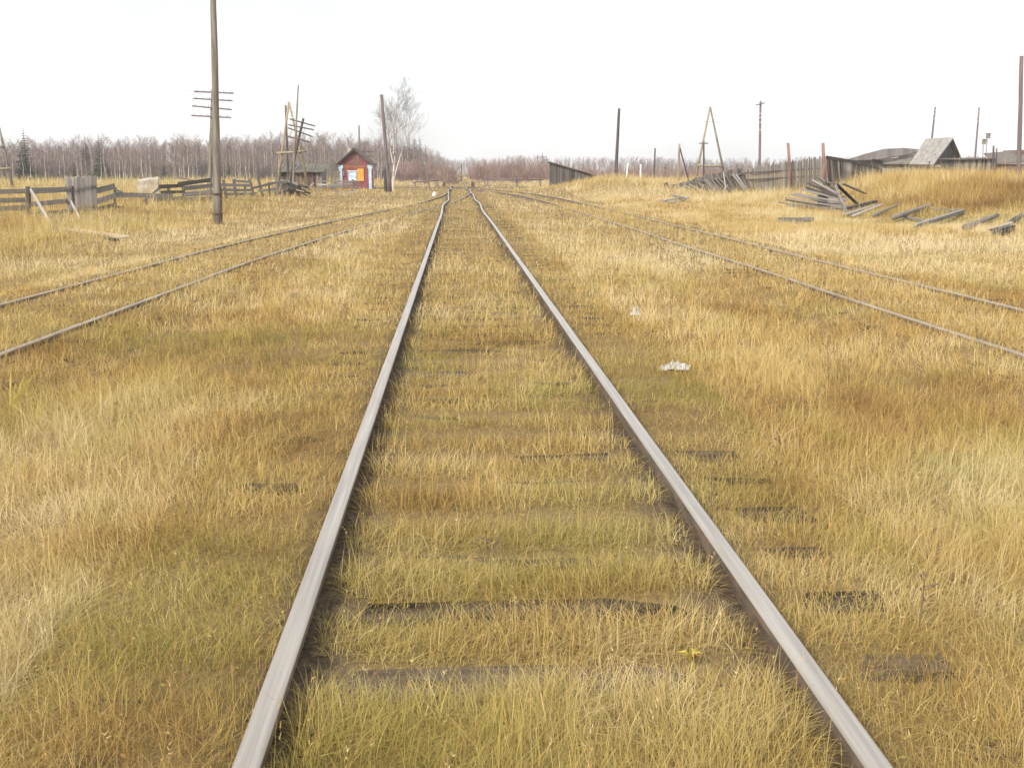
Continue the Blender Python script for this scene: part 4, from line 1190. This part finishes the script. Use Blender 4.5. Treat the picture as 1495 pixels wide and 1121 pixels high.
for i, (px, dY, h) in enumerate(((40, 8, 9.0), (110, -8, 3.2), (128, 25, 8.6), (420, 10, 4), (240, 4, 3.6), (33, 4, 5), (335, 12, 3.4), (148, 14, 8.4), (598, 30, 11), (606, 40, 11.5), (614, 55, 12), (590, 30, 9.5), (500, 30, 6), (622, 60, 10))):
    Y = forest_front(px) + dY
    p = at(px, 262, Y); p.z = Tz(p.x, Y)
    place_tree('spruce_tree', SM[i % 2], p, h / 9.0, i * 1.3, ('tall dark green spruce rising to the birch tops' if h > 8 else 'small dark green spruce low among the birch trunks') + (' beyond the fences' if px < 480 else ' near the far end of the rails'), 'tree', 'spruces in the birch wood')
for i in range(64):
    if i < 26:
        px = 575 + 90 * TR.random(); Y = TR.uniform(135, 215)
    else:
        px = 690 + 130 * TR.random(); Y = TR.uniform(150, 260)
    p = at(px, 262, Y); p.z = Tz(p.x, Y)
    place_tree('bare_shrub', SHM[i % 3], p, TR.uniform(.8, 1.35) * (1 if Y < 190 else 1.25), TR.uniform(0, 6.28), 'bare reddish shrub ' + ('on the red hut side of the rails beyond the crossing' if i < 26 else 'on the lean-to shed side of the rails beyond the crossing'), 'shrub', 'reddish shrubs beyond the crossing', parts=('stems', 'twigs'))
# the birch by the pole: two pale stems
B = at(573.5, 272, 98); B.z = Tz(B.x, B.y)
br_ = thing('birch_tree', B, 'big bare white birch with forked stems behind the brown pole', 'tree')
def near_birch(seed):
    rs = random.Random(seed); tr, crn = MB(), MB()
    S = 98 / F
    def lim(p0, dirs, L, r0, depth):
        p = p0; d = dirs; pts = [p]; rad = [r0]; n = 5
        for i in range(n):
            ww = .07 if depth == 0 else .17
            d = (d + Vector((rs.uniform(-ww, ww), rs.uniform(-ww, ww), .04))).normalized()
            p = p + d * (L / n); pts.append(p); rad.append(max(.004, r0 * (1 - .85 * (i + 1) / n)))
        (tr if depth == 0 else crn).tube(pts, rad, 7 if depth == 0 else 4, mi=0 if depth < 1 else 1, cap=False)
        if depth < 3:
            k = (13, 8, 5)[depth]
            for j in range(k):
                t = (.20 if depth == 0 else .12) + .76 * (j + rs.random()) / k
                u = pts[min(int(t * n), n - 1)].lerp(pts[min(int(t * n), n - 1) + 1], t * n - int(t * n))
                a = rs.uniform(0, 6.28); sp = rs.uniform(.5, 1.05)
                ref = d.orthogonal().normalized(); ref = Matrix.Rotation(a, 3, d) @ ref
                dd = (d * math.cos(sp) + ref * math.sin(sp) + Vector((0, 0, .12))).normalized()
                lim(u, dd, L * (.50, .46, .45)[depth] * (1.3 - .8 * t) * rs.uniform(.8, 1.2), max(.0045, r0 * (.24, .32, .42)[depth] * (1.1 - .6 * t)), depth + 1)
    lim(Vector((0, 0, -.3)), Vector((.03, 0, 1)), 8.0, .10, 0)
    lim(Vector((.12, .05, 1.0)), Vector((.26, .1, .95)).normalized(), 6.4, .06, 0)
    lim(Vector((.05, -.05, 2.4)), Vector((-.20, -.05, 1)).normalized(), 5.0, .06, 0)
    lim(Vector((.1, 0, 3.2)), Vector((.10, .05, 1)).normalized(), 5.9, .06, 0)
    return tr, crn
t_, c_ = near_birch(5)
for nm, mm in (('trunk', t_.mesh('trunk', 'birch_bark', smooth=True)), ('crown', c_.mesh('crown', ['birch_bark', 'birch_twig']))):
    o = bpy.data.objects.new(nm, mm); o.parent = br_; COL.objects.link(o)

# ---------------------------------------------------------------- geometry-node scatter
def scatter(name, protos, P, rot, scl, idx, attrs, label, cat=None):
    col = bpy.data.collections.new(name + '_kinds')
    for k, m in enumerate(protos):
        o = bpy.data.objects.new('%s_kind_%02d' % (name, k), m)
        col.objects.link(o)
    n = len(P)
    me = bpy.data.meshes.new(name)
    me.vertices.add(n)
    me.vertices.foreach_set('co', P.astype(np.float32).ravel())
    def fa(nm, ty, data, key):
        a = me.attributes.new(nm, ty, 'POINT'); a.data.foreach_set(key, data)
    fa('rot', 'FLOAT_VECTOR', rot.astype(np.float32).ravel(), 'vector')
    fa('scl', 'FLOAT_VECTOR', scl.astype(np.float32).ravel(), 'vector')
    fa('kidx', 'INT', idx.astype(np.int32), 'value')
    for k, v in attrs.items():
        fa(k, 'FLOAT', v.astype(np.float32), 'value')
    ob = bpy.data.objects.new(name, me)
    COL.objects.link(ob)
    ng = bpy.data.node_groups.new(name + '_nodes', 'GeometryNodeTree')
    ng.interface.new_socket('Geometry', in_out='INPUT', socket_type='NodeSocketGeometry')
    ng.interface.new_socket('Geometry', in_out='OUTPUT', socket_type='NodeSocketGeometry')
    gi = ng.nodes.new('NodeGroupInput'); go = ng.nodes.new('NodeGroupOutput')
    iop = ng.nodes.new('GeometryNodeInstanceOnPoints')
    ci = ng.nodes.new('GeometryNodeCollectionInfo')
    ci.inputs['Collection'].default_value = col
    ci.inputs['Separate Children'].default_value = True
    ci.inputs['Reset Children'].default_value = True
    iop.inputs['Pick Instance'].default_value = True
    def na(nm, ty):
        x = ng.nodes.new('GeometryNodeInputNamedAttribute'); x.data_type = ty; x.inputs['Name'].default_value = nm
        return x.outputs['Attribute']
    e2r = ng.nodes.new('FunctionNodeEulerToRotation')
    ng.links.new(na('rot', 'FLOAT_VECTOR'), e2r.inputs[0])
    ng.links.new(gi.outputs[0], iop.inputs['Points'])
    ng.links.new(ci.outputs[0], iop.inputs['Instance'])
    ng.links.new(na('kidx', 'INT'), iop.inputs['Instance Index'])
    ng.links.new(e2r.outputs[0], iop.inputs['Rotation'])
    ng.links.new(na('scl', 'FLOAT_VECTOR'), iop.inputs['Scale'])
    ng.links.new(iop.outputs[0], go.inputs[0])
    md = ob.modifiers.new('scatter', 'NODES'); md.node_group = ng
    tag(ob, label, cat, None, 'stuff')
    return ob

# the wood behind its first rows, and the far woods
FM = [merged(p, 'wood', 'forest_bark', 'twig') for p in BP] + [merged(p, 'woodspruce', 'dark_pole', 'needle') for p in SP] + [merged(p, 'thicket', 'twig_red', 'twig_red') for p in SHP] + [merged(p, 'underwood', 'under_twig', 'under_twig') for p in SHP]
nr = np.random.RandomState(5)
pts, scs, ids = [], [], []
def addt(px, Y, s, k, sz=1.0):
    p = at(px, 262, Y)
    pts.append((p.x, p.y, Tz(p.x, p.y) - .05)); scs.append((s, s, s * sz)); ids.append(k)
for i in range(1300):
    px = -110 + 770 * nr.rand()
    Y = forest_front(px) + 30 + 130 * nr.rand()
    addt(px, Y, tree_h(px) / 10 * nr.uniform(.85, 1.2), nr.randint(6) if nr.rand() > .04 else 6 + nr.randint(2))
for i in range(1500):      # undergrowth between the trunks
    px = -110 + 770 * nr.rand(); Y = forest_front(px) + 12 + 110 * nr.rand()
    addt(px, Y, nr.uniform(.7, 1.7), 11 + nr.randint(3))
def far_h(px):
    return float(np.interp(px, [680, 710, 760, 800, 900, 1000, 1100, 1300, 1560], [4.0, 5.4, 7.2, 6.2, 6.4, 6.0, 6.0, 6.5, 7.0]))
for i in range(1500):
    px = 684 + 900 * nr.rand()
    Y = nr.uniform(300, 520) * (1.0 if px > 720 else 1.25)
    addt(px, Y, far_h(px) / 10 * nr.uniform(.6, 1.1) * Y / 400, nr.randint(6) if nr.rand() > .10 else 6 + nr.randint(2))
for i in range(700):
    px = 684 + 900 * nr.rand(); Y = nr.uniform(215, 330)
    addt(px, Y, nr.uniform(.6, 1.25), 8 + nr.randint(3), 0.9)
for i in range(420):       # dark evergreen ridge
    px = 930 + 640 * nr.rand(); Y = nr.uniform(620, 720)
    addt(px, Y, nr.uniform(.75, .95) * 1.05, 6 + nr.randint(2))
for i in range(300):
    px = 600 + 130 * nr.rand(); Y = nr.uniform(520, 800)
    addt(px, Y, nr.uniform(.5, .9), nr.randint(6))
pts = np.array(pts); n = len(pts)
rot = np.zeros((n, 3)); rot[:, 2] = nr.rand(n) * 6.28
scatter('distant_wood', FM, pts, rot, np.array(scs), np.array(ids), {}, 'bare brown birch wood and thickets closing the horizon')

# ---------------------------------------------------------------- grass
def grass_mat(name):
    m = bpy.data.materials.new(name); m.use_nodes = True
    n = m.node_tree; n.nodes.clear()
    out = n.nodes.new('ShaderNodeOutputMaterial')
    df = n.nodes.new('ShaderNodeBsdfDiffuse'); tl = n.nodes.new('ShaderNodeBsdfTranslucent')
    mx = n.nodes.new('ShaderNodeMixShader'); mx.inputs[0].default_value = 0.25
    hu = n.nodes.new('ShaderNodeAttribute'); hu.attribute_name = 'hue'
    gr = n.nodes.new('ShaderNodeAttribute'); gr.attribute_name = 'grn'
    rp = n.nodes.new('ShaderNodeValToRGB')
    st = [(0.0, (0.18, 0.10, 0.05)), (1.0, (0.70, 0.58, 0.37)), (0.25, (0.34, 0.207, 0.078)), (0.5, (0.48, 0.335, 0.12)), (0.75, (0.595, 0.455, 0.215))]
    for i, (p, c) in enumerate(st):
        e = rp.color_ramp.elements[i] if i < 2 else rp.color_ramp.elements.new(p)
        e.position = p; e.color = (*c, 1)
    n.links.new(hu.outputs['Fac'], rp.inputs['Fac'])
    gm = n.nodes.new('ShaderNodeMix'); gm.data_type = 'RGBA'
    gm.inputs['B'].default_value = (0.27, 0.285, 0.06, 1)
    n.links.new(gr.outputs['Fac'], gm.inputs['Factor']); n.links.new(rp.outputs['Color'], gm.inputs['A'])
    for q in (df, tl):
        n.links.new(gm.outputs['Result'], q.inputs['Color'])
    n.links.new(df.outputs[0], mx.inputs[1]); n.links.new(tl.outputs[0], mx.inputs[2]); n.links.new(mx.outputs[0], out.inputs[0])
    MATS[name] = m
grass_mat('grass_blade')
gr = np.random.RandomState(77)
ON_SL = lambda y: np.abs(((y - 3.16 + 0.2625) % 0.525) - 0.2625) < 0.085
DY = np.array([0.8, 1.6, 3.0, 5, 8, 12, 20, 45, 80, 130, 330])
DD = np.array([17500, 17500, 15000, 8000, 3600, 1700, 560, 74, 18, 5.0, .75])
WW = np.array([.0023, .0023, .0026, .0033, .0047, .0072, .011, .023, .042, .07, .14])
def dens(y): return np.exp(np.interp(np.log(y), np.log(DY), np.log(DD)))
def bwid(y): return np.exp(np.interp(np.log(y), np.log(DY), np.log(WW)))
def grass_points(y0, y1, mult=1.0, xmin=None):
    yy = np.linspace(y0, y1, 4000)
    wl, wr = 0.44 * yy + 1.1, 0.55 * yy + 1.1
    c = np.cumsum(dens(yy) * (wl + wr)) * (yy[1] - yy[0]) * mult
    N = int(c[-1])
    y = np.interp(gr.rand(N) * c[-1], c, yy)
    x = gr.uniform(-1, 1, N) * (0.99 * y + 2.2) / 2 + (0.55 - 0.44) * y / 2
    if xmin is not None:
        k = x > xmin; x, y = x[k], y[k]
    return x, y
def field(x, y):
    n = len(x)
    u = np.abs(x - MX)
    lx = np.interp(y, LY, LX); rx = np.interp(y, RY, RX)
    ul = np.where(y < 70, np.abs(x - lx), 9); ur = np.where(y < 100, np.abs(x - rx), 9)
    n1 = vnoise(x, y, 2.3, 1); n2 = vnoise(x, y, 0.6, 2); n3 = vnoise(x, y, 7.0, 4); n4 = vnoise(x, y, .9, 8)
    n5 = vnoise(x, y, .16, 41); n6 = vnoise(x, y, .30, 42)
    H = 0.085 + 0.15 * n1 * n4 + 0.04 * n3 + .04 * n6
    H = H * (.6 + .8 * n5)
    hue = 0.61 + 0.34 * (n3 - .5) - .22 * sstep(.58, .80, vnoise(x, y, 1.3, 71)) + .12 * sstep(6, 25, y) + 0.44 * (n1 - .5) + 0.34 * (n2 - .5) + .22 * (n6 - .5)  # distance term paints haze into the grass hue, paler farther off
    grn = np.clip((vnoise(x, y, 1.7, 9) - .60) * 2.0, 0, 1) * .5 + np.clip((vnoise(x, y, .4, 10) - .66) * 2.2, 0, 1) * .5
    p = .45 + .75 * n5
    inn = u < 0.80
    shoulder = (u >= 0.80) & (u < 1.65)
    H = np.where(inn, (0.075 + 0.055 * n4 + .03 * n6) * (.65 + .7 * n5), H)
    H = np.where(shoulder, 0.062 + 0.05 * n4 + 0.08 * np.clip(u - 1.2, 0, 1), H)
    hue = np.where(inn, 0.54 + .36 * (n2 - .5) + .22 * (n1 - .5) + .25 * (n6 - .5), hue)
    hue = np.where(shoulder, 0.48 + .36 * (n2 - .5) + .2 * (n1 - .5) + .2 * (n6 - .5), hue)
    grn = np.where(inn | shoulder, np.clip((vnoise(x, y, .8, 12) - .52) * .9, 0, 1) + .13, grn + .03)
    sl = ON_SL(y) & (u < 1.36) & (y < 40)
    vis = vnoise(x, y, .40, 14) * .5 + vnoise(x * 0.3, np.floor((y - 3.16 + .2625) / .525) * 9.1, .7, 15) * .5
    p = np.where(sl, np.where((vis > .56 + .16 * (u > .8)) & (y > 2.95) & (u < 1.15 + .25 * n5), .20 + .25 * n6, .9), p)
    dsl = np.abs(((y - 3.16 + 0.2625) % 0.525) - 0.2625)
    lad = (1 - sstep(.06, .17, dsl + .05 * (n6 - .5))) * (y > 2.9)
    p = np.where(shoulder & ~sl, np.maximum(p, .80 + .3 * n5), p)
    p = np.where(inn & ~sl & (u < .70), np.maximum(p, .75 + .3 * n5), p)
    H = np.where(inn & (y < 40), H * (1.30 - .95 * lad), H)
    H = np.where(shoulder & (u < 1.35) & (y < 40), H * (1.25 - .45 * lad), H)
    p = np.where(inn & (y < 40) & (y > 2.95), p * (1 - .30 * lad), p)
    hue = hue - .12 * lad * (u < 1.3) * (y < 40)
    ed = .715 + .03 * (n5 - .5) * 2
    p = np.where((u > ed) & (u <= .80), .40, p)
    H = np.where((u > ed) & (u <= .80), H * .65, H)
    p = np.where((u > .80) & (u <= .88), .55 + .3 * n5, p)
    p = np.where((u > .745) & (u < .85), 0.0, p)
    for us in (ul, ur):
        ins = us < .80; shd = (us >= .80) & (us < 1.25)
        H = np.where(ins & ~inn, 0.075 + .07 * n4, H)
        H = np.where(shd & ~inn, np.minimum(H, .08 + .08 * n4), H)
        hue = np.where(ins & ~inn, .56 + .3 * (n2 - .5), hue)
        grn = np.where((ins | shd) & ~inn, grn * .5 + .22 * n1, grn)
        s2 = (np.abs(((y - 1.0 + .28) % .56) - .28) < .11) & (us < 1.3) & (y < 30)
        p = np.where(s2 & ~inn, p * .9, p)
        p = np.where(ins & ~inn, p * 1.3, p)
        p = np.where((us > .66) & (us < .92) & ~inn, p * .9, p)
        p = np.where((us > .745) & (us < .85), 0.0, p)
    hue = hue + .05 * sstep(8, 22, y); grn = grn * (1 - .4 * sstep(8, 20, y))  # more haze put into the colour: paler and less green with distance
    H = np.where((ur < .80) & ~inn, H * 1.2, H)
    H = np.where((ur < 1.3) & (y > 24), .10 + .08 * n4 + .07 * sstep(30, 42, y), H); p = np.where((ur < 1.3) & (y > 30) & ~inn, np.maximum(p, .6), p)
    pth = np.exp(-((x - (lx - 2.2)) / .45) ** 2) * (y < 45)
    H = H * (1 - .6 * pth); grn = grn + .3 * pth * n1
    bank = sstep(14.5, 24, x + 3 * (n1 - .5)) * sstep(28, 38, y) * (1 - sstep(118, 150, y))
    mound = np.exp(-((x - 13.5) / 5.5) ** 2 - ((y - 84) / 15.0) ** 2)
    tallm = np.clip(bank + mound, 0, 1)
    H = H * (1 - tallm) + tallm * (.36 + .50 * n1 + .30 * n2)
    hue = hue - bank * (.06 + .34 * sstep(.36, .62, vnoise(x, y, 2.6, 61) * .55 + n2 * .45)) + .08 * mound
    mid = sstep(7.2, 9, x) * sstep(20, 30, y) * (1 - tallm)
    H = H + mid * .14 * n1
    mead = sstep(-11, -15, x) * sstep(44, 54, y) + np.exp(-((x + 11.5) / 6.0) ** 2 - ((y - 88) / 9.0) ** 2)
    H = H + np.clip(mead, 0, 1) * (.10 + .28 * n1)
    bx = at(212, 268, 60).x
    H = H + .75 * np.exp(-((x - bx) / 1.6) ** 2 - ((y - 60) / 1.3) ** 2)
    H = H + .30 * np.exp(-((x + 9.5) / 3.0) ** 2 - ((y - 93) / 4.0) ** 2)
    patch = np.exp(-(((x - 17.0) / 3.5) ** 2 + ((y - 37) / 4.5) ** 2))
    H = H * (1 - .80 * patch); grn = np.clip(grn + .7 * patch * n4, 0, 1); hue = hue + .1 * patch
    lft = sstep(-7.6, -10, x) * sstep(12, 20, y)
    H = H + lft * (.16 * n4 * (y < 70) + .14 * n1 * (y < 36))
    H = H * (1 + .9 * lft * n1); hue = hue - lft * (.02 + .22 * n4); grn = grn + .30 * lft * (n3 > .45) * n1
    far = sstep(95, 150, y)
    H = H * (1 + .7 * far) + .1 * far; hue = hue + .08 * far
    road = (np.abs(y + .02 * x - 113.7) < 2.0)
    p = np.where(road & (np.abs(x) < 60), .05, p)
    return H, hue, np.clip(grn, 0, 1), p
GV, GT, GH, GG = [], [], [], []
NV = 0
def blades(x, y, segs, hmul=1.0, wmul=1.0, lie=0.52, stalk=False):
    global NV
    H, hue, grn, p = field(x, y)
    k = gr.rand(len(x)) < p
    x, y, H, hue, grn = x[k], y[k], H[k], hue[k], grn[k]
    n = len(x)
    z = T(x, y) + bed(x, y) - .012
    H = H * hmul * gr.uniform(.45, 1.25, n)
    lying = gr.rand(n) < lie
    ln = np.abs(gr.normal(0, .85, n)) + .08
    ln = np.where(lying, gr.uniform(1.0, 2.2, n), ln)
    if stalk: ln = np.abs(gr.normal(0, .22, n)) + .02
    az = 6.28 * vnoise(x, y, .7, 51) * 1.6 + gr.normal(0, 1.6, n)
    rise = np.where(lying, gr.uniform(.25, .6, n), 1.0) * H
    run = np.minimum(ln, 2.2) * H * np.where(lying, .75, .9)
    rise = rise / np.sqrt(1 + .35 * np.minimum(ln, 2.2) ** 2)
    dx, dy = np.cos(az), np.sin(az)
    fa = gr.rand(n) * math.pi
    sx, sy = np.cos(fa), np.sin(fa)
    w = bwid(y) * gr.uniform(.55, 1.35, n) * wmul * .5
    hv = np.clip(hue + gr.uniform(-.25, .25, n) - .08 * lying, 0, 1)
    gv = np.clip(grn * gr.uniform(.2, 1.6, n), 0, .95)
    base = np.stack([x, y, z], -1)
    m = 2 * segs + 1
    V = np.empty((n, m, 3), np.float32)
    for s_ in range(segs + 1):
        t = s_ / segs
        c = base + np.stack([dx * run * t ** 1.7, dy * run * t ** 1.7, rise * (t - .22 * np.minimum(ln, 1.2) * t * t)], -1)
        if s_ < segs:
            ww = w * (1 - t ** 1.4)
            o = np.stack([sx * ww, sy * ww, 0 * ww], -1)
            V[:, 2 * s_] = c - o; V[:, 2 * s_ + 1] = c + o
        else:
            V[:, 2 * segs] = c
    tri = []
    for s_ in range(segs - 1):
        a_ = 2 * s_
        tri += [(a_, a_ + 1, a_ + 3), (a_, a_ + 3, a_ + 2)]
    tri.append((2 * segs - 2, 2 * segs - 1, 2 * segs))
    tri = np.array(tri)
    Tn = (np.arange(n)[:, None, None] * m + tri[None] + NV).reshape(-1, 3)
    GV.append(V.reshape(-1, 3)); GT.append(Tn.astype(np.int32))
    GH.append(np.repeat(hv, m)); GG.append(np.repeat(gv, m))
    NV += n * m
    return V[:, -1], V[:, -3], hv
def raw_tris(A, B_, C, hv, gv):
    global NV
    n = len(A)
    GV.append(np.stack([A, B_, C], 1).reshape(-1, 3).astype(np.float32)); GT.append((np.arange(n * 3).reshape(-1, 3) + NV).astype(np.int32))
    GH.append(np.repeat(hv, 3)); GG.append(np.repeat(gv, 3)); NV += n * 3
def seed_heads(res, k, size):
    tip, prev, hv = res
    n = len(tip)
    for i in range(k):
        f = gr.rand(n, 1) * .8
        q = tip * (1 - f) + prev * f
        d = gr.normal(0, 1, (n, 3)); d[:, 2] = np.abs(d[:, 2]) + .4
        d = d / np.linalg.norm(d, axis=1)[:, None] * size * gr.uniform(.6, 1.4, (n, 1))
        o = np.cross(d, gr.normal(0, 1, (n, 3))); o = o / (np.linalg.norm(o, axis=1)[:, None] + 1e-6) * size * .13
        raw_tris(q - o, q + o, q + d, np.clip(hv + .1, 0, 1), np.zeros(n))
def leaf_litter(n, y0, y1):
    y = gr.uniform(y0, y1, n); x = gr.uniform(-.46, .57, n) * y
    L = gr.uniform(.005, .014, n)[:, None]; a = gr.rand(n) * 6.28
    c = np.stack([x, y, T(x, y) + bed(x, y) + gr.uniform(.0, .04, n)], -1)
    d = np.stack([np.cos(a), np.sin(a), gr.uniform(-.3, .5, n)], -1) * L; o = np.stack([-np.sin(a), np.cos(a), gr.uniform(-.5, .5, n)], -1) * L * .45
    g_ = np.where(gr.rand(n) < .35, .8, 0.0); h_ = gr.uniform(0, .35, n)
    raw_tris(c - d, c + o, c + d, h_, g_); raw_tris(c - d, c + d, c - o, h_, g_)
blades(*grass_points(1.7, 4.2), 3)
blades(*grass_points(4.2, 20), 2)
blades(*grass_points(20, 330), 1)
blades(*grass_points(30, 125, 1.6, 8.0), 1, 1.1, .8, .1)
seed_heads(blades(*grass_points(1.7, 14, .0035), 3, 2.0, .8, .05, True), 7, .012)
seed_heads(blades(*grass_points(14, 60, .05), 2, 2.0, .5, .05, True), 3, .03)
leaf_litter(1100, 1.8, 9)
GV = np.concatenate(GV); GT = np.concatenate(GT); GH = np.concatenate(GH); GG = np.concatenate(GG)
nt_ = len(GT)
print('GRASS tris', nt_)
gme = bpy.data.meshes.new('dry_grass')
gme.vertices.add(len(GV)); gme.vertices.foreach_set('co', GV.ravel())
gme.loops.add(nt_ * 3); gme.loops.foreach_set('vertex_index', GT.ravel())
gme.polygons.add(nt_); gme.polygons.foreach_set('loop_start', np.arange(0, nt_ * 3, 3, dtype=np.int32))
gme.update(calc_edges=False)
for nm_, dt_ in (('hue', GH), ('grn', GG)):
    q = gme.attributes.new(nm_, 'FLOAT', 'POINT'); q.data.foreach_set('value', dt_.astype(np.float32))
gme.materials.append(MATS['grass_blade'])
gobj = bpy.data.objects.new('dry_grass', gme)
COL.objects.link(gobj)
tag(gobj, 'dry straw-coloured autumn grass covering the ground', None, None, 'stuff')

# ---------------------------------------------------------------- small things in the foreground
def crumpled(label, px, py, w, l, h, seed):
    c = g(px, py); rs = random.Random(seed); b = MB(); n, m = 13, 9; vs = []
    for j in range(m):
        for i in range(n):
            u, v = i / (n - 1) - .5, j / (m - 1) - .5
            edge = max(0, 1 - 1.7 * math.hypot(u, v))
            z = h * (edge * (.5 + .5 * math.sin(u * 17 + seed) * math.cos(v * 13 + seed * 2)) + rs.uniform(0, .35) * (edge + .15))
            vs.append((c.x + u * w + rs.uniform(-.15, .15) * w / n + v * w * .3, c.y + v * l + rs.uniform(-.1, .1) * l / m, Tz(c.x, c.y) + .035 + z))
    fs = []
    for j in range(m - 1):
        for i in range(n - 1):
            fs.append((j * n + i, j * n + i + 1, j * n + n + i + 1, j * n + n + i))
    b.add(vs, fs)
    o = b.build('plastic_bag', 'plastic_film', origin=(c.x, c.y, Tz(c.x, c.y)))
    return tag(o, label, 'litter')
crumpled('crumpled white plastic bag lying flat in the straw right of the main rail', 985, 543, .25, .24, .07, 3)
crumpled('small greyish plastic scrap standing in the grass farther along the main rail', 928, 464, .12, .14, .12, 8)
# leafy yellow rosette between the rails
c = g(1010, 990); b = MB()
rs = random.Random(4)
for i in range(7):
    a = i * .9 + rs.uniform(-.3, .3); L = rs.uniform(.03, .055)
    d = Vector((math.cos(a), math.sin(a), 0)); s = Vector((-math.sin(a), math.cos(a), 0)) * L * .2
    o = Vector((c.x, c.y, .055))
    b.add([o, o + d * L * .45 + s + Vector((0, 0, .04)), o + d * L + Vector((0, 0, .035)), o + d * L * .45 - s + Vector((0, 0, .04)), o + d * L * .5 + Vector((0, 0, .025))], [(0, 1, 4), (1, 2, 4), (2, 3, 4), (3, 0, 4)], 1 if i > 4 else 0)
b.tube([(c.x, c.y, -.02), (c.x, c.y, .06)], [.006, .004], 5)
tag(b.build('leafy_rosette', ['yellow_leaf', 'brown_leaf'], origin=(c.x, c.y, 0)), 'low rosette of yellow leaves growing between the main rails', 'plant')
# long yellow reed blades at the left
for k, (px, py, lab) in enumerate(((12, 612, 'clump of long yellow arching reed blades beside the left siding'), (48, 624, 'small upright clump of orange-yellow reed blades'))):
    c = g(px, py); b = MB(); rs = random.Random(60 + k)
    for i in range(7 if k == 0 else 5):
        a = rs.uniform(-.6, 3.6); L = rs.uniform(.35, .6) * (1 if k == 0 else .6); w = .006
        d = Vector((math.cos(a) * .35, math.sin(a) * .2, 1)).normalized()
        p = Vector((c.x + rs.uniform(-.04, .04), c.y + rs.uniform(-.04, .04), Tz(c.x, c.y) - .02)); s = Vector((1, .3, 0)).normalized() * w
        q = [p + d * L * t + Vector((math.cos(a) * .22 * (1 if k == 0 else .3) * t * t, 0, -.08 * t * t)) for t in (0, .35, .7, 1)]
        b.add([q[0] - s, q[0] + s, q[1] - s, q[1] + s, q[2] - s * .7, q[2] + s * .7, q[3]], [(0, 1, 3, 2), (2, 3, 5, 4), (4, 5, 6)])
    tag(b.build('reed_clump', 'yellow_leaf', origin=(c.x, c.y, Tz(c.x, c.y))), lab, 'grass')
# dark dry weed stalks
wr_ = random.Random(21)
for i, (px, py, h) in enumerate(((715, 836, .20), (722, 834, .16), (376, 445, .30), (208, 482, .28), (980, 470, .34), (1130, 720, .30), (1428, 520, .5), (505, 470, .22), (430, 455, .25), (1340, 930, .24), (1040, 760, .25), (1210, 560, .4))):
    c = g(px, py); b = MB(); o = Vector((c.x, c.y, Tz(c.x, c.y) - .02))
    ln = Vector((wr_.uniform(-.12, .12), wr_.uniform(-.1, .1), 1))
    pts_ = [o + ln * h * t for t in (0, .5, 1)]
    b.tube(pts_, [.003, .0025, .0015], 5)
    for k in range(9):
        t = wr_.uniform(.45, 1.0); d = Vector((wr_.uniform(-1, 1), wr_.uniform(-1, 1), wr_.uniform(.3, 1.2))).normalized()
        p = o + ln * h * t; L = wr_.uniform(.02, .06)
        b.tube([p, p + d * L], [.0015, .001], 4)
        b.tube([p + d * L * .9, p + d * (L + .008)], [.004, .003], 5)
    tag(b.build('dry_weed', 'weed_stalk', origin=o), 'dark dry branching weed stalk ' + ('between the main rails' if abs(c.x - MX) < .8 else 'in the straw beside the left siding' if c.x < 0 else 'in the straw beside the right siding'), 'weed', 'dry weed stalks')

# ---------------------------------------------------------------- thin autumn haze
hm = bpy.data.materials.new('haze'); hm.use_nodes = True
hn = hm.node_tree; hn.nodes.clear()
ho = hn.nodes.new('ShaderNodeOutputMaterial'); hv_ = hn.nodes.new('ShaderNodeVolumePrincipled')
hv_.inputs['Color'].default_value = (0.93, 0.94, 0.96, 1)
hv_.inputs['Density'].default_value = 0.00045
hn.links.new(hv_.outputs[0], ho.inputs['Volume'])
MATS['haze'] = hm
hzo = MB().box((-4600, -60, -1.2), (4600, 6100, 24)).build('haze', 'haze')
tag(hzo, 'thin pale haze over the whole place', None, None, 'stuff')
